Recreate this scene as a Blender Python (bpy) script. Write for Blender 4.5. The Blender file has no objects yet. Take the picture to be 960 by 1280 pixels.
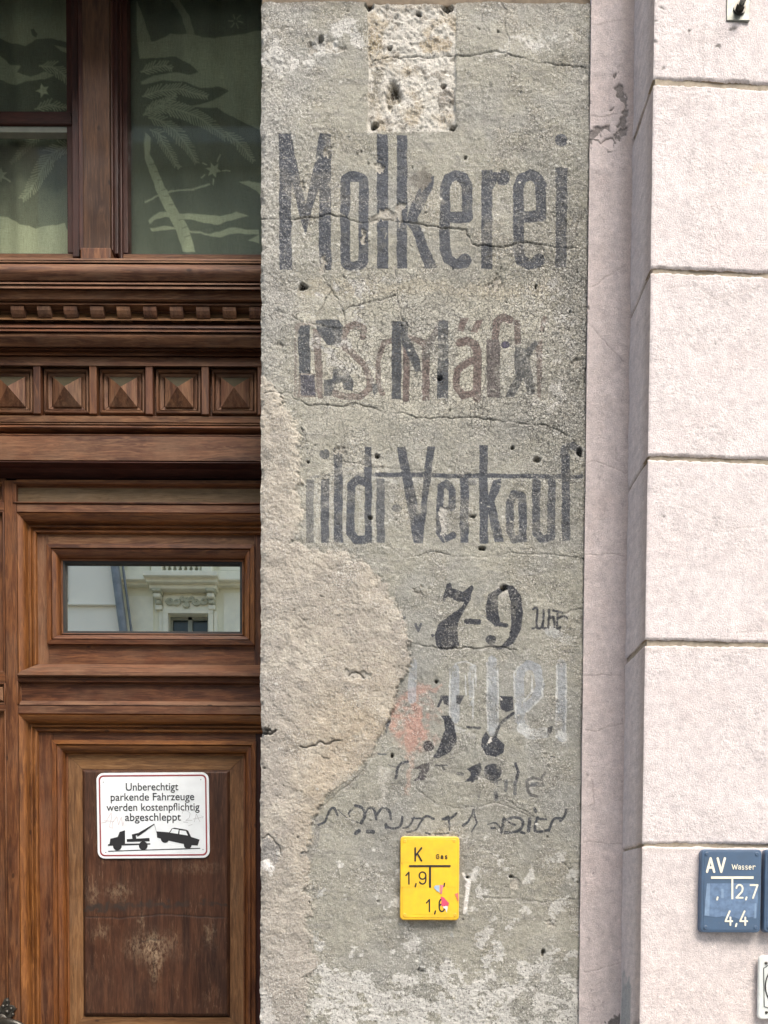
import bpy, math, random
import numpy as np
from mathutils import Matrix, Vector
random.seed(7)
SC = bpy.context.scene
COL = SC.collection

# ------------------------------------------------------------------ camera, world, sun
F = 1000.0                       # focal length in photo pixels (photo is 960 x 1280)
EYE = 1.45
PITCH, ROLL = math.radians(-1.7), math.radians(0.25)
CX, CY = 452.0, 1180.0           # principal point of the photograph
cam_d = bpy.data.cameras.new('camera')
cam = bpy.data.objects.new('camera', cam_d); COL.objects.link(cam)
cam.matrix_world = Matrix.Translation((0, 0, EYE)) @ Matrix.Rotation(math.radians(90) + PITCH, 4, 'X') @ Matrix.Rotation(ROLL, 4, 'Z')
cam_d.sensor_fit = 'HORIZONTAL'; cam_d.sensor_width = 36
cam_d.lens = 36 * F / 960
cam_d.shift_x = (480 - CX) / 960
cam_d.shift_y = (CY - 640) / 960
cam_d.clip_start = 0.02; cam_d.clip_end = 300
SC.camera = cam
SC.render.resolution_x, SC.render.resolution_y = 768, 1024

SUN_EL, SUN_AZ = math.radians(57), math.radians(22)      # azimuth measured from straight behind the camera, towards the right
sv = Vector((math.sin(SUN_AZ) * math.cos(SUN_EL), -math.cos(SUN_AZ) * math.cos(SUN_EL), math.sin(SUN_EL)))
W = bpy.data.worlds.new('World'); SC.world = W; W.use_nodes = True
nt = W.node_tree; nt.nodes.clear()
wo = nt.nodes.new('ShaderNodeOutputWorld'); bg = nt.nodes.new('ShaderNodeBackground')
sky = nt.nodes.new('ShaderNodeTexSky'); sky.sky_type = 'NISHITA'; sky.sun_disc = False
sky.sun_elevation = SUN_EL; sky.sun_rotation = math.atan2(sv.x, sv.y)
sky.air_density = 1.0; sky.dust_density = 6.0; sky.ozone_density = 1.0
bg.inputs['Strength'].default_value = 0.15
nt.links.new(sky.outputs[0], bg.inputs[0]); nt.links.new(bg.outputs[0], wo.inputs[0])
sd = bpy.data.lights.new('sun', 'SUN'); sd.energy = 1.05; sd.angle = math.radians(28); sd.color = (1, 0.972, 0.935)
so = bpy.data.objects.new('sun', sd); COL.objects.link(so); so.location = (2, -6, 12)
so.rotation_euler = (-sv).to_track_quat('-Z', 'Y').to_euler()
SC.view_settings.view_transform = 'Standard'; SC.view_settings.look = 'None'
SC.view_settings.gamma = 1.0
SC.view_settings.exposure = 1.38
SC.render.engine = 'CYCLES'
SC.cycles.max_bounces = 8; SC.cycles.transparent_max_bounces = 12

# ------------------------------------------------------------------ photo pixel <-> place
R3 = np.array(cam.matrix_world.to_3x3())
def P(px, py, Y):
    """point at depth Y (metres in front of the camera) seen at photo pixel px,py"""
    d = R3 @ np.array([(px - CX) / F, -(py - CY) / F, -1.0])
    t = Y / d[1]
    return Vector((d[0] * t, Y, EYE + d[2] * t))
def pix(X, Y, Z):
    """photo pixel of world arrays"""
    v = np.stack([X, Y, Z - EYE], -1) @ R3        # R3^T * v
    return CX + F * v[..., 0] / -v[..., 2], CY - F * v[..., 1] / -v[..., 2]

# ------------------------------------------------------------------ object helpers
def link(name, me, parent=None, loc=None):
    o = bpy.data.objects.new(name, me); COL.objects.link(o)
    if loc is not None: o.location = loc
    if parent is not None: o.parent = parent
    return o
def thing(name, label, cat, loc=(0, 0, 0), group=None):
    o = link(name, None, None, loc); o.empty_display_size = 0.05
    o['label'] = label; o['category'] = cat
    if group: o['group'] = group
    return o
def wloc(o):
    v = Vector((0, 0, 0))
    while o is not None:
        v = v + o.location; o = o.parent
    return v
def mk(name, verts, faces, mat, parent=None, smooth=False, label=None, loc=None):
    """mesh from world coordinates, stored relative to the parent (or loc)"""
    off = wloc(parent) if parent is not None else Vector(loc or (0, 0, 0))
    me = bpy.data.meshes.new(name)
    me.from_pydata([(v[0] - off[0], v[1] - off[1], v[2] - off[2]) for v in verts], [], faces)
    me.materials.append(mat); me.validate(); me.update()
    import bmesh
    bm = bmesh.new(); bm.from_mesh(me); bmesh.ops.recalc_face_normals(bm, faces=bm.faces); bm.to_mesh(me); bm.free()
    if smooth: me.polygons.foreach_set('use_smooth', [True] * len(me.polygons))
    o = link(name, me, parent, None if parent is not None else off)
    if label: o['label'] = label
    return o
def autosmooth(o, ang=35):
    me = o.data
    import bmesh
    bm = bmesh.new(); bm.from_mesh(me)
    for f in bm.faces: f.smooth = True
    for e in bm.edges:
        if len(e.link_faces) == 2 and e.calc_face_angle(0) > math.radians(ang): e.smooth = False
    bm.to_mesh(me); bm.free(); return o
def bevel(o, w=0.001, seg=2):
    m = o.modifiers.new('bevel', 'BEVEL'); m.width = w; m.segments = seg; m.limit_method = 'ANGLE'; m.angle_limit = math.radians(30)
    return o
def box(name, a, b, mat, parent=None, bev=0, label=None, loc=None):
    x0, y0, z0 = a; x1, y1, z1 = b
    v = [(x0, y0, z0), (x1, y0, z0), (x1, y1, z0), (x0, y1, z0), (x0, y0, z1), (x1, y0, z1), (x1, y1, z1), (x0, y1, z1)]
    f = [(0, 1, 5, 4), (1, 2, 6, 5), (2, 3, 7, 6), (3, 0, 4, 7), (4, 5, 6, 7), (3, 2, 1, 0)]
    o = mk(name, v, f, mat, parent, label=label, loc=loc)
    if bev: bevel(o, bev)
    return o
def prism(name, poly_xz, y0, y1, mat, parent=None, bev=0, label=None):
    """flat outline (x,z) extruded from depth y0 (front) to y1"""
    n = len(poly_xz)
    v = [(x, y0, z) for x, z in poly_xz] + [(x, y1, z) for x, z in poly_xz]
    f = [tuple(range(n)), tuple(range(2 * n - 1, n - 1, -1))] + [(i, (i + 1) % n, n + (i + 1) % n, n + i) for i in range(n)]
    o = mk(name, v, f, mat, parent, label=label)
    if bev: bevel(o, bev)
    return o
def tube(name, pts, rad, mat, parent=None, seg=10, label=None):
    pts = [Vector(p) for p in pts]; v = []; f = []
    rads = rad if isinstance(rad, (list, tuple)) else [rad] * len(pts)
    for i, p in enumerate(pts):
        d = (pts[min(i + 1, len(pts) - 1)] - pts[max(i - 1, 0)]).normalized()
        a = d.orthogonal().normalized() if i == 0 else (prev - d * prev.dot(d)).normalized()
        prev = a; b = d.cross(a)
        for k in range(seg):
            t = 2 * math.pi * k / seg
            v.append(p + a * (rads[i] * math.cos(t)) + b * (rads[i] * math.sin(t)))
    for i in range(len(pts) - 1):
        for k in range(seg):
            f.append((i * seg + k, i * seg + (k + 1) % seg, (i + 1) * seg + (k + 1) % seg, (i + 1) * seg + k))
    f.append(tuple(range(seg))[::-1]); f.append(tuple(range((len(pts) - 1) * seg, len(pts) * seg)))
    return autosmooth(mk(name, v, f, mat, parent, label=label), 50)
def lathe(name, c, prof, mat, parent=None, seg=20, axis='Y', label=None):
    """prof: (radius, offset along axis)"""
    v = []; f = []
    for r, h in prof:
        for k in range(seg):
            t = 2 * math.pi * k / seg
            if axis == 'Y': v.append((c[0] + r * math.cos(t), c[1] + h, c[2] + r * math.sin(t)))
            else: v.append((c[0] + r * math.cos(t), c[1] + r * math.sin(t), c[2] + h))
    for i in range(len(prof) - 1):
        for k in range(seg):
            f.append((i * seg + k, i * seg + (k + 1) % seg, (i + 1) * seg + (k + 1) % seg, (i + 1) * seg + k))
    f.append(tuple(range(seg))); f.append(tuple(range((len(prof) - 1) * seg, len(prof) * seg)))
    return autosmooth(mk(name, v, f, mat, parent, label=label), 40)

# ------------------------------------------------------------------ materials
def s2l(c):
    return tuple(((x / 255) / 12.92 if x / 255 <= 0.04045 else ((x / 255 + 0.055) / 1.055) ** 2.4) for x in c)
class NT:
    def __init__(s, name, rough=0.8):
        s.m = bpy.data.materials.new(name); s.m.use_nodes = True; s.t = s.m.node_tree; s.t.nodes.clear()
        s.out = s.n('ShaderNodeOutputMaterial'); s.b = s.n('ShaderNodeBsdfPrincipled')
        s.l(s.b.outputs[0], s.out.inputs[0]); s.b.inputs['Roughness'].default_value = rough
    def n(s, ty, **kw):
        x = s.t.nodes.new(ty)
        for k, v in kw.items(): setattr(x, k, v)
        return x
    def l(s, a, b): s.t.links.new(a, b)
    def set(s, inp, v):
        if hasattr(v, 'links') or hasattr(v, 'is_linked'): s.l(v, inp)
        else:
            if isinstance(v, tuple) and len(v) == 3 and inp.type == 'RGBA': v = (*v, 1)
            inp.default_value = v
    def coord(s, scale=(1, 1, 1), rnd=True):
        tc = s.n('ShaderNodeTexCoord'); mp = s.n('ShaderNodeMapping')
        s.l(tc.outputs['Object'], mp.inputs['Vector']); mp.inputs['Scale'].default_value = scale
        if rnd:
            oi = s.n('ShaderNodeObjectInfo'); c = s.n('ShaderNodeCombineXYZ')
            m = s.math('MULTIPLY', oi.outputs['Random'], 37.0)
            m2 = s.math('MULTIPLY', oi.outputs['Random'], 91.0)
            s.l(m, c.inputs[0]); s.l(m2, c.inputs[1]); s.l(m, c.inputs[2]); s.l(c.outputs[0], mp.inputs['Location'])
        return mp.outputs[0]
    def noise(s, vec, scale, detail=4, rough=0.55, dist=0.0):
        x = s.n('ShaderNodeTexNoise'); s.l(vec, x.inputs['Vector']); x.inputs['Scale'].default_value = scale
        x.inputs['Detail'].default_value = detail; x.inputs['Roughness'].default_value = rough; x.inputs['Distortion'].default_value = dist
        return x.outputs['Fac']
    def vor(s, vec, scale, feature='F1'):
        x = s.n('ShaderNodeTexVoronoi', feature=feature); s.l(vec, x.inputs['Vector']); x.inputs['Scale'].default_value = scale
        return x.outputs['Distance']
    def math(s, op, a, b=0.0, clamp=False):
        x = s.n('ShaderNodeMath', operation=op, use_clamp=clamp); s.set(x.inputs[0], a); s.set(x.inputs[1], b); return x.outputs[0]
    def rng(s, v, a, b, c=0.0, d=1.0, smooth=False):
        x = s.n('ShaderNodeMapRange'); x.interpolation_type = 'SMOOTHSTEP' if smooth else 'LINEAR'
        s.l(v, x.inputs[0])
        for i, q in enumerate((a, b, c, d)): s.set(x.inputs[i + 1], q)
        return x.outputs[0]
    def mix(s, fac, a, b, mode='MIX'):
        x = s.n('ShaderNodeMix', data_type='RGBA', blend_type=mode); s.set(x.inputs[0], fac); s.set(x.inputs[6], a); s.set(x.inputs[7], b)
        return x.outputs[2]
    def attr(s, name):
        x = s.n('ShaderNodeAttribute', attribute_name=name); return x
    def bump(s, h, strength=0.5, dist=0.001, prev=None):
        x = s.n('ShaderNodeBump'); x.inputs['Strength'].default_value = strength; x.inputs['Distance'].default_value = dist
        s.l(h, x.inputs['Height'])
        if prev is not None: s.l(prev, x.inputs['Normal'])
        return x.outputs[0]
    def color(s, v): s.set(s.b.inputs['Base Color'], v)
    def normal(s, v): s.l(v, s.b.inputs['Normal'])

def flat_mat(name, rgb, rough=0.6, metal=0.0, var=0.12, scale=60, bump=0.0, coat=0.0):
    k = NT(name, rough); v = k.coord((1, 1, 1), False); n = k.noise(v, scale, 5)
    k.color(k.mix(k.rng(n, 0.3, 0.7), tuple(c * (1 - var) for c in rgb), tuple(min(1, c * (1 + var)) for c in rgb)))
    k.b.inputs['Metallic'].default_value = metal
    k.b.inputs['Coat Weight'].default_value = coat
    if bump: k.normal(k.bump(n, bump, 0.001))
    return k.m

def wood_mat(name, axis, dark, mid, light, wear=0.25, rough=0.42, ringscale=1.0, green=0.0, scratch=False):
    """axis: grain direction 'X' or 'Z'"""
    k = NT(name, rough)
    st = (0.1, 1, 1) if axis == 'X' else (1, 1, 0.1)
    v = k.coord(st)
    big = k.noise(v, 22 * ringscale, 5, 0.6, 1.2)
    fine = k.noise(v, 330, 4, 0.65, 0.3)
    mid_n = k.noise(v, 90 * ringscale, 4, 0.6, 1.5)
    st2 = k.coord((1, 1, 1)); blot = k.noise(st2, 9, 5, 0.6)
    c = k.mix(k.rng(big, 0.36, 0.66), dark, mid)
    c = k.mix(k.math('MULTIPLY', k.rng(mid_n, 0.45, 0.68), 0.6), c, light)
    c = k.mix(k.math('MULTIPLY', k.rng(fine, 0.53, 0.68), 0.42), c, tuple(x * 0.35 for x in dark))
    oi = k.n('ShaderNodeObjectInfo')
    hv = k.n('ShaderNodeHueSaturation'); k.l(c, hv.inputs['Color']); k.l(k.rng(oi.outputs['Random'], 0, 1, 0.82, 1.18), hv.inputs['Value'])
    k.l(k.rng(oi.outputs['Random'], 0, 1, 0.496, 0.504), hv.inputs['Hue'])
    c = hv.outputs[0]
    grey = tuple(0.55 * x + 0.45 * (sum(mid) / 3) * (1.05 if i != 2 else 0.9) for i, x in enumerate(light))
    c = k.mix(k.math('MULTIPLY', k.rng(blot, 0.48, 0.68), wear), c, grey)
    # small nail holes and knots
    kn = k.vor(k.coord((0.55, 1, 1) if axis == 'X' else (1, 1, 0.55)), 13)
    c = k.mix(k.rng(kn, 0.03, 0.075, 0.75, 0.0, True), c, tuple(x * 0.25 for x in dark))
    if green: c = k.mix(green, c, (0.03, 0.028, 0.013))
    if scratch:
        vz = k.coord((1, 1, 0.16), False); sc = k.noise(vz, 190, 3, 0.7, 0.6); pa = k.noise(k.coord((1, 1, 0.8), False), 14, 4, 0.6)
        f = k.math('MULTIPLY', k.rng(sc, 0.56, 0.66), k.rng(pa, 0.5, 0.68))
        c = k.mix(k.math('MULTIPLY', f, 0.4), c, (0.3, 0.19, 0.11))
        at = k.attr('scuff'); sp = k.noise(k.coord((1, 1, 0.5), False), 170, 5, 0.7)
        f2 = k.math('MULTIPLY', at.outputs['Fac'], k.rng(sp, 0.4, 0.6)); c = k.mix(f2, c, (0.42, 0.31, 0.2))
        at2 = k.attr('smear'); f3 = k.math('MULTIPLY', at2.outputs['Fac'], k.rng(k.noise(vz, 60, 4, 0.7), 0.3, 0.55)); c = k.mix(f3, c, (0.03, 0.022, 0.017))
    pore = k.noise(k.coord((0.03, 1, 1) if axis == 'X' else (1, 1, 0.03)), 620, 3, 0.7)
    c = k.mix(k.math('MULTIPLY', k.rng(pore, 0.55, 0.63), 0.38), c, tuple(x * 0.3 for x in dark))
    k.color(c); k.b.inputs['Specular IOR Level'].default_value = 0.3
    k.l(k.rng(blot, 0.3, 0.7, rough, rough + 0.25), k.b.inputs['Roughness'])
    h = k.math('ADD', k.math('MULTIPLY', fine, 0.6), k.math('MULTIPLY', mid_n, 0.7))
    k.normal(k.bump(h, 0.35, 0.0012, k.bump(blot, 0.15, 0.004)))
    return k.m
WD, WM, WL = (0.045, 0.0145, 0.0055), (0.14, 0.05, 0.0185), (0.24, 0.102, 0.04)
wood_h = wood_mat('varnished_wood_across', 'X', WD, WM, WL, 0.35)
wood_v = wood_mat('varnished_wood_upright', 'Z', WD, WM, WL, 0.3)
OD, OM, OL = (0.068, 0.021, 0.0055), (0.205, 0.074, 0.019), (0.32, 0.132, 0.038)
orange_h = wood_mat('orange_wood_across', 'X', OD, OM, OL, 0.12, 0.36)
orange_v = wood_mat('orange_wood_upright', 'Z', OD, OM, OL, 0.12, 0.36)
GD, GM, GL = (0.06, 0.023, 0.0105), (0.17, 0.073, 0.033), (0.27, 0.14, 0.07)
grey_h = wood_mat('weathered_wood_across', 'X', GD, GM, GL, 0.45, 0.55)
grey_v = wood_mat('weathered_wood_upright', 'Z', GD, GM, GL, 0.45, 0.55)
dark_v = wood_mat('dark_red_wood_upright', 'Z', (0.022, 0.007, 0.005), (0.06, 0.018, 0.012), (0.09, 0.03, 0.02), 0.1)
dark_h = wood_mat('dark_red_wood_across', 'X', (0.022, 0.007, 0.005), (0.06, 0.018, 0.012), (0.09, 0.03, 0.02), 0.1)
panel_v = wood_mat('scratched_panel_wood', 'Z', (0.022, 0.008, 0.004), (0.06, 0.022, 0.0105), (0.1, 0.043, 0.021), 0.1, 0.42, scratch=True)
tan_v = wood_mat('worn_tan_wood_upright', 'Z', (0.085, 0.037, 0.014), (0.18, 0.085, 0.032), (0.27, 0.145, 0.065), 0.2, 0.5)
tan_h = wood_mat('worn_and_lit_tan_wood_across', 'X', (0.085, 0.037, 0.014), (0.18, 0.085, 0.032), (0.27, 0.145, 0.065), 0.2, 0.5)
green_v = wood_mat('greenish_wood', 'Z', GD, GM, GL, 0.3, 0.75, green=0.93)

def masonry(name):
    """plaster driven by albedo / paint attributes laid on the relief mesh"""
    k = NT(name, 0.92)
    v = k.coord((1, 1, 1), False)
    alb = k.attr('alb').outputs['Color']; pc = k.attr('pcol'); pf = k.attr('pfac').outputs['Fac']
    wash = k.attr('wash').outputs['Fac']; crk = k.attr('crackle').outputs['Fac']; gr = k.attr('grit').outputs['Fac']
    n1 = k.noise(v, 55, 6, 0.65); n2 = k.noise(v, 330, 4, 0.7); n3 = k.noise(v, 900, 2, 0.6)
    c = k.mix(1.0, alb, k.mix(k.rng(n1, 0.25, 0.75), (0.78, 0.78, 0.79), (1.2, 1.2, 1.18)), 'MULTIPLY')
    c = k.mix(1.0, c, k.mix(k.rng(n2, 0.3, 0.7), (0.8, 0.8, 0.8), (1.18, 1.18, 1.18)), 'MULTIPLY')
    # whitewash left in ragged flakes
    wn = k.noise(v, 120, 6, 0.72); wf = k.math('ADD', wash, k.math('MULTIPLY', k.math('SUBTRACT', wn, 0.5), 2.2))
    wf = k.math('MULTIPLY', k.rng(wf, 0.36, 0.62, 0, 1, True), k.rng(wash, 0.0, 0.6, 0.0, 0.85)); c = k.mix(wf, c, (0.57, 0.565, 0.525))
    # paint, flaking where the surface stands proud
    fl = k.noise(v, 210, 5, 0.75); f = k.math('ADD', pf, k.math('MULTIPLY', k.math('SUBTRACT', fl, 0.5), 0.95))
    f = k.math('MULTIPLY', k.rng(f, 0.22, 0.42, 0, 1, True), k.rng(pf, 0.0, 0.8, 0.1, 0.97))
    pcol = k.mix(1.0, pc.outputs['Color'], k.mix(k.rng(n1, 0.3, 0.7), (0.8, 0.8, 0.8), (1.3, 1.3, 1.3)), 'MULTIPLY')
    c = k.mix(f, c, pcol)
    gr = k.math('MULTIPLY', gr, k.rng(f, 0.0, 1.0, 1.0, 0.5))
    g1 = k.noise(v, 250, 4, 0.7); c = k.mix(k.math('MULTIPLY', k.rng(g1, 0.53, 0.62), k.math('MULTIPLY', gr, 0.95)), c, (0.62, 0.61, 0.56))
    pit = k.noise(v, 190, 4, 0.75, 0.4); c = k.mix(k.math('MULTIPLY', k.rng(pit, 0.46, 0.37), k.math('MULTIPLY', gr, 0.85)), c, (0.07, 0.068, 0.06))
    v2 = k.n('ShaderNodeVectorMath', operation='ADD'); k.l(v, v2.inputs[0])
    nn = k.n('ShaderNodeTexNoise'); k.l(v, nn.inputs['Vector']); nn.inputs['Scale'].default_value = 90
    sc = k.n('ShaderNodeVectorMath', operation='SCALE'); k.l(nn.outputs['Color'], sc.inputs[0]); sc.inputs['Scale'].default_value = 0.012
    k.l(sc.outputs[0], v2.inputs[1])
    ve = k.vor(v2.outputs[0], 130, 'DISTANCE_TO_EDGE')
    cr = k.math('MULTIPLY', k.rng(ve, 0.0, 0.09, 1, 0, True), crk)
    c = k.mix(k.math('MULTIPLY', cr, 0.75), c, (0.075, 0.073, 0.065))
    k.color(c)
    h = k.math('ADD', k.math('MULTIPLY', n2, 0.8), k.math('MULTIPLY', n3, 0.35))
    h = k.math('ADD', h, k.math('MULTIPLY', g1, k.math('MULTIPLY', gr, 1.2)))
    h = k.math('SUBTRACT', h, k.math('MULTIPLY', cr, 1.0)); h = k.math('ADD', h, k.math('MULTIPLY', f, 0.12))
    k.normal(k.bump(h, 1.0, 0.003))
    return k.m
plaster = masonry('old_painted_plaster')

# ------------------------------------------------------------------ drawing toolkit on vertex grids (photo-pixel units)
def segd(X, Y, pts):
    d = np.full(X.shape, 1e9)
    for (x0, y0), (x1, y1) in zip(pts[:-1], pts[1:]):
        dx, dy = x1 - x0, y1 - y0; L = dx * dx + dy * dy + 1e-9
        t = np.clip(((X - x0) * dx + (Y - y0) * dy) / L, 0, 1)
        d = np.minimum(d, np.hypot(X - x0 - t * dx, Y - y0 - t * dy))
    return d
def inpoly(X, Y, pts):
    ins = np.zeros(X.shape, bool); n = len(pts)
    for i in range(n):
        x0, y0 = pts[i]; x1, y1 = pts[(i + 1) % n]
        if y0 == y1: continue
        c = ((y0 > Y) != (y1 > Y)) & (X < (x1 - x0) * (Y - y0) / (y1 - y0) + x0)
        ins ^= c
    return ins
class Canvas:
    def __init__(s, X, Y): s.X, s.Y = X, Y
    def _sel(s, pts, m):
        xs = [p[0] for p in pts]; ys = [p[1] for p in pts]
        return np.nonzero((s.X > min(xs) - m) & (s.X < max(xs) + m) & (s.Y > min(ys) - m) & (s.Y < max(ys) + m))
    def stroke(s, pts, w, soft=0.9):
        out = np.zeros(s.X.shape); i = s._sel(pts, w + 4)
        if len(i[0]): out[i] = np.clip((w / 2 - segd(s.X[i], s.Y[i], pts)) / soft + 0.5, 0, 1)
        return out
    def poly(s, pts, soft=0.9):
        out = np.zeros(s.X.shape); m = soft * 2 + 2; i = s._sel(pts, m)
        if len(i[0]):
            d = segd(s.X[i], s.Y[i], list(pts) + [pts[0]]); ins = inpoly(s.X[i], s.Y[i], pts)
            out[i] = np.clip(np.where(ins, d, -d) / soft + 0.5, 0, 1)
        return out
    def blob(s, x, y, rx, ry=None, soft=1.0):
        ry = ry or rx; d = np.hypot((s.X - x) / rx, (s.Y - y) / ry)
        return np.clip((1 - d) * min(rx, ry) / soft + 0.5, 0, 1)
    def fog(s, x, y, rx, ry): return np.exp(-(((s.X - x) / rx) ** 2 + ((s.Y - y) / ry) ** 2))
def fn(shape, scale, seed, aniso=1.0):
    """smooth band noise, std about 1; scale in cells; aniso>1 stretches along rows (vertical)"""
    r = np.random.RandomState(seed); w = np.fft.rfft2(r.randn(*shape))
    fy = np.fft.fftfreq(shape[0])[:, None] * aniso; fx = np.fft.rfftfreq(shape[1])[None, :]
    f = np.hypot(fx, fy) * scale
    k = np.exp(-(f ** 2) * 2.0) * (f + 0.05)
    o = np.fft.irfft2(w * k, s=shape); return (o - o.mean()) / o.std()
def fbm(shape, scale, seed, n=5, g=0.6, aniso=1.0):
    o = 0; a = 1.0
    for i in range(n):
        if scale / 2 ** i < 1.2: break
        o = o + a * fn(shape, scale / 2 ** i, seed + i * 13, aniso); a *= g
    return o / o.std()
def sstep(a, b, x):
    t = np.clip((x - a) / (b - a), 0, 1); return t * t * (3 - 2 * t)
def mixc(A, m, c): return A * (1 - m[..., None]) + np.array(c) * m[..., None]
def jag(pts, amp, seed, n=4):
    r = random.Random(seed); p = [tuple(q) for q in pts]
    for k in range(n):
        q = [p[0]]
        for a, b in zip(p[:-1], p[1:]):
            L = math.hypot(b[0] - a[0], b[1] - a[1])
            if L > 4:
                o = r.uniform(-1, 1) * min(amp / (1.6 ** k), L * 0.2); q.append(((a[0] + b[0]) / 2 - (b[1] - a[1]) / L * o, (a[1] + b[1]) / 2 + (b[0] - a[0]) / L * o))
            q.append(b)
        p = q
    return p
def grid_mesh(name, VX, VY, VZ, mask, attrs, mat, parent, label=None, loc=None, extra=None):
    """mesh of the grid faces where mask (ny-1,nx-1) holds; attrs: name -> (ny,nx) or (ny,nx,3)"""
    ny, nx = VX.shape
    idx = np.arange(ny * nx).reshape(ny, nx)
    q = np.stack([idx[:-1, :-1], idx[1:, :-1], idx[1:, 1:], idx[:-1, 1:]], -1)[mask]
    used = np.zeros(ny * nx, bool); used[q.ravel()] = True
    remap = np.cumsum(used) - 1; q = remap[q]
    off = wloc(parent) if parent is not None else Vector(loc or (0, 0, 0))
    co = np.stack([VX.ravel()[used] - off[0], VY.ravel()[used] - off[1], VZ.ravel()[used] - off[2]], -1)
    me = bpy.data.meshes.new(name); n = len(q)
    me.vertices.add(len(co)); me.vertices.foreach_set('co', co.ravel().astype(np.float32))
    me.loops.add(n * 4); me.loops.foreach_set('vertex_index', q.ravel().astype(np.int32))
    me.polygons.add(n); me.polygons.foreach_set('loop_start', np.arange(0, n * 4, 4, dtype=np.int32))
    me.polygons.foreach_set('use_smooth', np.ones(n, bool))
    me.update(calc_edges=True)
    for k, a in attrs.items():
        if a.ndim == 3:
            at = me.attributes.new(k, 'FLOAT_COLOR', 'POINT'); c = np.ones((len(co), 4), np.float32); c[:, :3] = a.reshape(-1, 3)[used]
            at.data.foreach_set('color', c.ravel())
        else:
            at = me.attributes.new(k, 'FLOAT', 'POINT'); at.data.foreach_set('value', a.ravel()[used].astype(np.float32))
    me.materials.append(mat)
    o = link(name, me, parent, None if parent is not None else off)
    if label: o['label'] = label
    return o

#PIER
# ================================================================== the old lettered pier
YP = 1.90
pl = P(326, 640, YP).x; pr = P(732.5, 640, YP).x
z_top = P(500, 3, YP).z; z_bot = P(500, 1296, YP).z
DX = 0.0019
nx = int((pr - pl) / DX); ny = int((z_top - z_bot) / DX)
gz = np.linspace(z_top, z_bot, ny)[:, None] * np.ones((1, nx))
u = np.linspace(0, 1, nx)[None, :] * np.ones((ny, 1))
edgeL = (fbm((ny, 8), 60, 3, 5, 0.75)[:, :1]) * 0.0009
edgeR = (fbm((ny, 8), 50, 9, 5, 0.7)[:, :1]) * 0.0008
lx = pl + edgeL; rx = pr + edgeR
GX = lx + (rx - lx) * u
A, B = pix(GX, np.full_like(GX, YP), gz)           # photo pixel of every vertex
cv = Canvas(A, B); S = (ny, nx)
wob = fbm(S, 26, 50, 4) * 1.1; wob2 = fbm(S, 26, 60, 4) * 1.1
cw = Canvas(A + wob * 0.3, B + wob2 * 0.3)         # drawing with slightly unsteady outlines
cr = Canvas(A + fbm(S, 30, 70, 5, 0.75) * 3.0, B + fbm(S, 30, 75, 5, 0.75) * 3.0)   # ragged outlines

# ---- zones
patch_pts = [(300, 462), (328, 474), (340, 482), (352, 497), (366, 520), (374, 560), (378, 600), (374, 650), (368, 683), (400, 687), (430, 690), (458, 704), (480, 730), (500, 765), (511, 800), (512, 830), (500, 860), (487, 890), (478, 915), (465, 945), (440, 970), (420, 985), (405, 1000), (396, 1015), (388, 1035), (389, 1060), (385, 1100), (388, 1150), (392, 1200), (385, 1240), (380, 1310), (300, 1310)]
patch = cr.poly(patch_pts, 5)
stone_pts = [(459, -10), (571, -10), (570, 60), (569, 163), (514, 163), (459, 166), (461, 90)]
stone = cw.poly(stone_pts, 1.6)
stone_hard = cw.poly(stone_pts, 0.5) > 0.5
patch_hard = patch > 0.5

# ---- base colour of the plaster
lowf = fbm(S, 160, 100, 4); m1 = fbm(S, 60, 110, 5); m2 = fbm(S, 22, 120, 4); vst = fbm(S, 40, 130, 4, 0.6, 0.25)
alb = np.ones(S + (3,)) * np.array([0.305, 0.298, 0.245])
alb = mixc(alb, sstep(-0.6, 1.6, lowf) * 0.6, (0.272, 0.276, 0.26))
alb = mixc(alb, sstep(0.2, 1.8, m1) * 0.5, (0.37, 0.345, 0.27))
alb = mixc(alb, sstep(0.4, 1.8, vst) * 0.45, (0.19, 0.187, 0.17))
alb = mixc(alb, cv.fog(540, 450, 190, 90) * 0.85, (0.46, 0.447, 0.365))
alb = mixc(alb, cr.poly([(372, 351), (690, 353), (690, 371), (372, 368)], 5) * 0.45, (0.44, 0.40, 0.30))
alb = mixc(alb, cv.fog(620, 610, 130, 70) * 0.3, (0.34, 0.34, 0.3))
alb = mixc(alb, cv.fog(600, 860, 130, 110) * 0.35, (0.25, 0.255, 0.225))
alb = mixc(alb, cv.fog(712, 380, 30, 190) * 0.45 * sstep(-1, .6, m2), (0.19, 0.19, 0.175))
alb = mixc(alb, cr.stroke([(480, 965), (478, 1000)], 9, 4) * .7, (.52, .5, .44)); alb = mixc(alb, cv.fog(540, 950, 150, 160) * 0.2, (0.22, 0.222, 0.2))
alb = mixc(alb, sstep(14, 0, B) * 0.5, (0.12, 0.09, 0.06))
alb = mixc(alb, cv.fog(335, 340, 26, 330) * 0.4, (0.37, 0.365, 0.345))
band = cr.poly([(374, 366), (688, 368), (692, 400), (690, 520), (560, 528), (400, 512), (372, 470)], 7) * 0.5 * sstep(-1.6, 0.6, m1 + .5 * m2)
band = np.maximum(band, cr.poly([(382, 545), (724, 545), (722, 592), (384, 590)], 6) * 0.3 * sstep(-1.2, 0.8, m1)); alb = mixc(alb, band, (0.52, 0.505, 0.42))
cl1 = fbm(S, 220, 140, 5, 0.65); alb = mixc(alb, sstep(0.4, 1.8, cl1) * 0.3, (0.21, 0.215, 0.205)); alb = mixc(alb, sstep(0.5, 1.8, -cl1) * 0.28, (0.42, 0.41, 0.36))
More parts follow.
